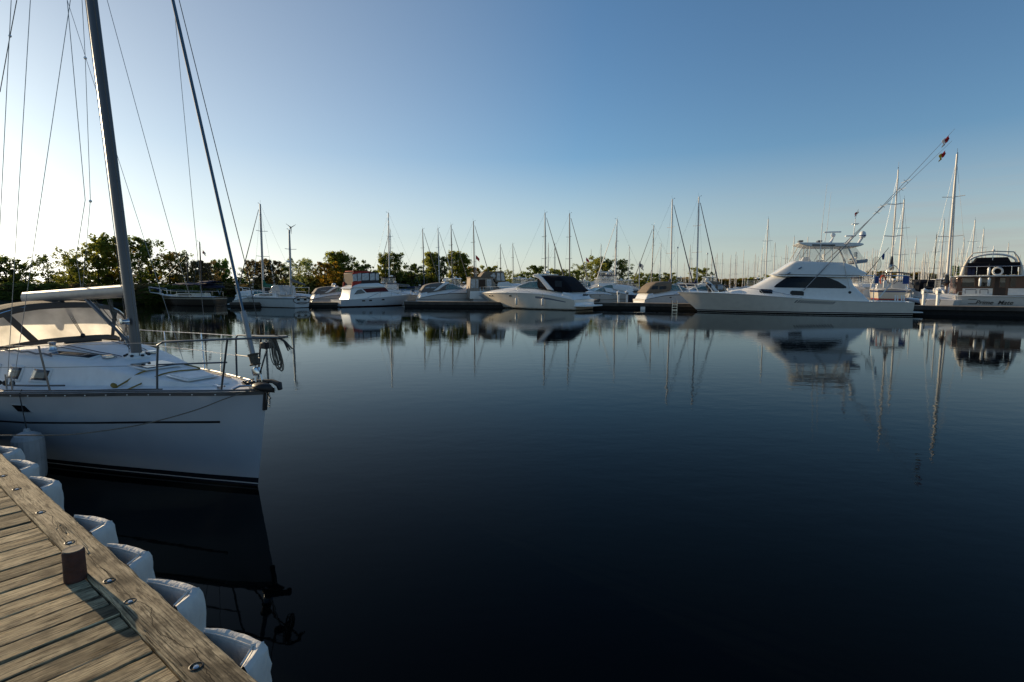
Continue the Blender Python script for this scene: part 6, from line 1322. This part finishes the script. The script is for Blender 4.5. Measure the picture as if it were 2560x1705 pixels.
def trees():
    cache = {}
    def tree(px, ytop, Y, form, col, label, w=1.0, seed=0, name='tree', yb=.5, group=None, cat='tree'):
        k = (form, seed % 3)
        if k not in cache: t, c = tree_mesh(100+seed % 3+hash_(form), form); cache[k] = (mk('trunk', t, BARK, 1), mk('crown', c, BARK, 0))
        H = (P(px, ytop, Y).z-yb)*(1.07 if px < 1200 and cat == 'tree' and group is None else 1.0); b = P(px, 712, Y); o = empty(name, label, cat, (b.x, b.y, yb), seed*1.3, group); s = H/10.0; sw = s*w*(1.12 if H > 5 else 1); o.scale = (sw, sw, s)
        for nm, me, mm in (('trunk', cache[k][0], BARK), ('crown', cache[k][1], FOL[col])):
            p = bpy.data.objects.new(nm, me); C.objects.link(p); p.parent = o; p.material_slots[0].link = 'OBJECT'; p.material_slots[0].material = mm
        return o
    hash_ = lambda f: {'round': 1, 'poplar': 20, 'airy': 40, 'tall': 60}[f]
    T = [(-30, 655, 80, 'round', 'dark', 'dark round tree cut by the left picture edge', 1.0), (28, 645, 82, 'round', 'dark', 'dark tree at the far left behind the sprayhood', 1.0), (62, 662, 80, 'airy', 'dark', 'smaller dark tree left of the bright gap in the tree line', .8),
         (122, 644, 84, 'airy', 'dark', 'loose dark tree just right of the bright gap in the tree line', .85), (178, 632, 86, 'airy', 'olive', 'olive tree above the left end of the boom', .85), (208, 650, 84, 'tall', 'olive', 'slender olive tree behind the lines left of the mast', .9),
         (250, 612, 86, 'tall', 'olive', 'tall ragged tree left of the mast', 1.0), (278, 594, 88, 'poplar', 'olive', 'tallest tree, directly left of the near mast', 1.05), (312, 628, 87, 'airy', 'gold', 'yellowish tree behind the near mast', .7),
         (352, 636, 85, 'airy', 'olive', 'thin olive tree just right of the near mast', .75), (386, 605, 87, 'tall', 'dark', 'tall dark topped tree right of the near mast', 1.15), (425, 640, 85, 'airy', 'gold', 'golden tree at the right shoulder of the tall dark topped tree', .7), (447, 636, 86, 'tall', 'dark', 'narrow dark tree before the line drops right of the mast', .8),
         (480, 655, 84, 'round', 'brown', 'brown twiggy tree behind the dark two masted boat bow', .75), (512, 657, 84, 'round', 'brown', 'brown rounded tree behind the masts of the dark two masted boat', .8),
         (545, 655, 90, 'poplar', 'green', 'left of the two bright green poplars beside the forestay', .55), (566, 653, 90, 'poplar', 'green', 'right of the two bright green poplars beside the forestay', .6), (612, 675, 88, 'airy', 'green', 'low bright green tree between forestay and white two masted boat', .8),
         (650, 652, 84, 'round', 'brown', 'brown domed tree behind the white two masted boat mast', .85), (685, 653, 85, 'round', 'brown', 'brown domed tree between the two masts of the white boat', .85), (716, 668, 86, 'airy', 'dark', 'small dark tree right of the white two masted boat', .8),
         (745, 652, 92, 'airy', 'pale', 'pale feathery tree right of the white two masted boat', 1.0), (772, 655, 93, 'airy', 'pale', 'second pale feathery tree, touching the golden one', .9),
         (815, 660, 94, 'round', 'gold', 'golden tree left of the red canopied cruiser', .85), (845, 636, 98, 'poplar', 'olive', 'broad leafy tree above the golden tree', 1.3), (872, 640, 99, 'round', 'dark', 'dark half of the broad tree over the red canopy', .75),
         (915, 664, 98, 'round', 'dark', 'low dark tree just right of the red canopy', .9), (962, 640, 100, 'poplar', 'olive', 'olive tree immediately left of the tall thick mast', .75), (988, 638, 100, 'tall', 'dark', 'pointed dark tree immediately right of the tall thick mast', .9), (1030, 664, 102, 'round', 'dark', 'dark rounded tree before the sky gap right of the red canopy', .95),
         (1080, 638, 106, 'poplar', 'olive', 'rounded poplar behind the leftmost of three masts', 1.05), (1100, 644, 106, 'poplar', 'dark', 'dark poplar behind the middle of three masts', .8), (1135, 637, 108, 'poplar', 'olive', 'poplar behind the third of three masts', 1.0), (1160, 641, 108, 'poplar', 'olive', 'fan shaped poplar left of the orange flag', 1.0),
         (1192, 670, 112, 'round', 'gold', 'low golden tree left of the tan flybridge canvas', .8), (1228, 663, 114, 'round', 'olive', 'low olive tree behind the tan flybridge canvas', .95), (1274, 675, 118, 'airy', 'olive', 'small olive tree right of the tan flybridge canvas', .9), (1294, 683, 120, 'round', 'dark', 'low dark tree left of the big domed tree', .9),
         (1335, 663, 122, 'round', 'dark', 'big domed tree above the cruiser windscreen', 1.15), (1395, 670, 130, 'round', 'olive', 'flat olive tree behind the radar arch', 1.1), (1437, 675, 135, 'round', 'dark', 'dark tree over the black canopy', .9), (1455, 661, 138, 'airy', 'pale', 'pale airy tree right over the black canopy', 1.0),
         (1492, 641, 140, 'tall', 'olive', 'left and larger of the twin middle trees', 1.3), (1512, 648, 141, 'poplar', 'dark', 'dark right shoulder of the larger twin middle tree', 1.1), (1552, 647, 140, 'tall', 'dark', 'right and slimmer of the twin middle trees', 1.0),
         (1598, 681, 160, 'round', 'olive', 'low domed tree behind the slim flagpole', 1.3), (1625, 683, 165, 'round', 'dark', 'low domed tree just right of the slim flagpole', 1.2), (1668, 681, 165, 'round', 'olive', 'low tree left of the first dark blue furled mast', 1.0), (1751, 667, 180, 'round', 'olive', 'compact tree behind the second dark blue furled mast', .9),
         (1885, 692, 230, 'round', 'olive', 'small low tree left of the yacht deckhouse', 1.2), (1918, 686, 230, 'airy', 'olive', 'low tree behind the tall thin mast over the yacht foredeck', 1.4), (1945, 684, 230, 'round', 'olive', 'low tree meeting the yacht flybridge slope', 1.2), (2392, 664, 200, 'tall', 'green', 'lone greenish tree right of the tallest right mast', .8)]
    for i, (px, yt, Y, form, col, label, w) in enumerate(T): tree(px, yt, Y, form, col, label, w, i)
    rnd = random.Random(2)
    for i in range(20):
        px = 742+i*17; tree(px+rnd.uniform(-5, 5), rnd.uniform(672, 688) if px > 870 else rnd.uniform(684, 698), 97+i*.5, 'round', rnd.choice(('dark', 'dark', 'olive')), 'dark bushy tree in the dense thicket behind the red canopied cruiser', 1.7, i, 'tree', .5, 'bushy trees in the thicket behind the red canopied cruiser')
    for i in range(22):
        px = -20+i*29; tree(px+rnd.uniform(-9, 9), rnd.uniform(672, 700), 91, rnd.choice(('airy', 'round')), rnd.choice(('dark', 'olive', 'olive')), 'smaller bushy tree filling the tree line on the left bank', 1.5, i, 'tree', .5, 'smaller trees filling the left tree line') if not 72 < px < 100 else None
    g = 'dark shrubs along the left bank'
    for i in range(46):
        px = -60+i*15.5+rnd.uniform(-5, 5); tree(px, rnd.uniform(706, 720), rnd.uniform(73.5, 77)+max(0, (px-450)/22), 'round', rnd.choice(('dark', 'dark', 'brown')), 'dark shrub in the low hedge along the left bank', rnd.uniform(1.7, 2.4), i, 'shrub', .0, g, 'shrub')
    for i in range(40):
        px = -70+i*17.5+rnd.uniform(-6, 6); tree(px, rnd.uniform(728, 740), rnd.uniform(72.2, 74)+max(0, (px-430)/20), 'round', 'dark', 'low dark shrub hanging over the water along the left bank', rnd.uniform(2.2, 3), i, 'shrub', -.2, 'low shrubs at the water edge of the left bank', 'shrub')
    g = 'low shrubs behind the middle boats'
    for i in range(52):
        px = 640+i*20+rnd.uniform(-6, 6); tree(px, rnd.uniform(697, 704), 94+(px-640)*.09, 'round', rnd.choice(('dark', 'olive', 'olive')), 'low shrub on the bank behind the middle boats', rnd.uniform(1.8, 2.6), i, 'shrub', .5, g, 'shrub')
    g = 'far tree line behind the right marina'
    for i in range(60):
        px = 1660+i*15.4+rnd.uniform(-4, 4)
        tree(px, (rnd.uniform(692, 700) if px < 1960 else rnd.uniform(676, 688)), 300, 'round', rnd.choice(('olive', 'gold', 'olive')), 'small tree in the far low tree line behind the right marina', rnd.uniform(1.5, 2.3), i, 'tree', .8, g)
trees()
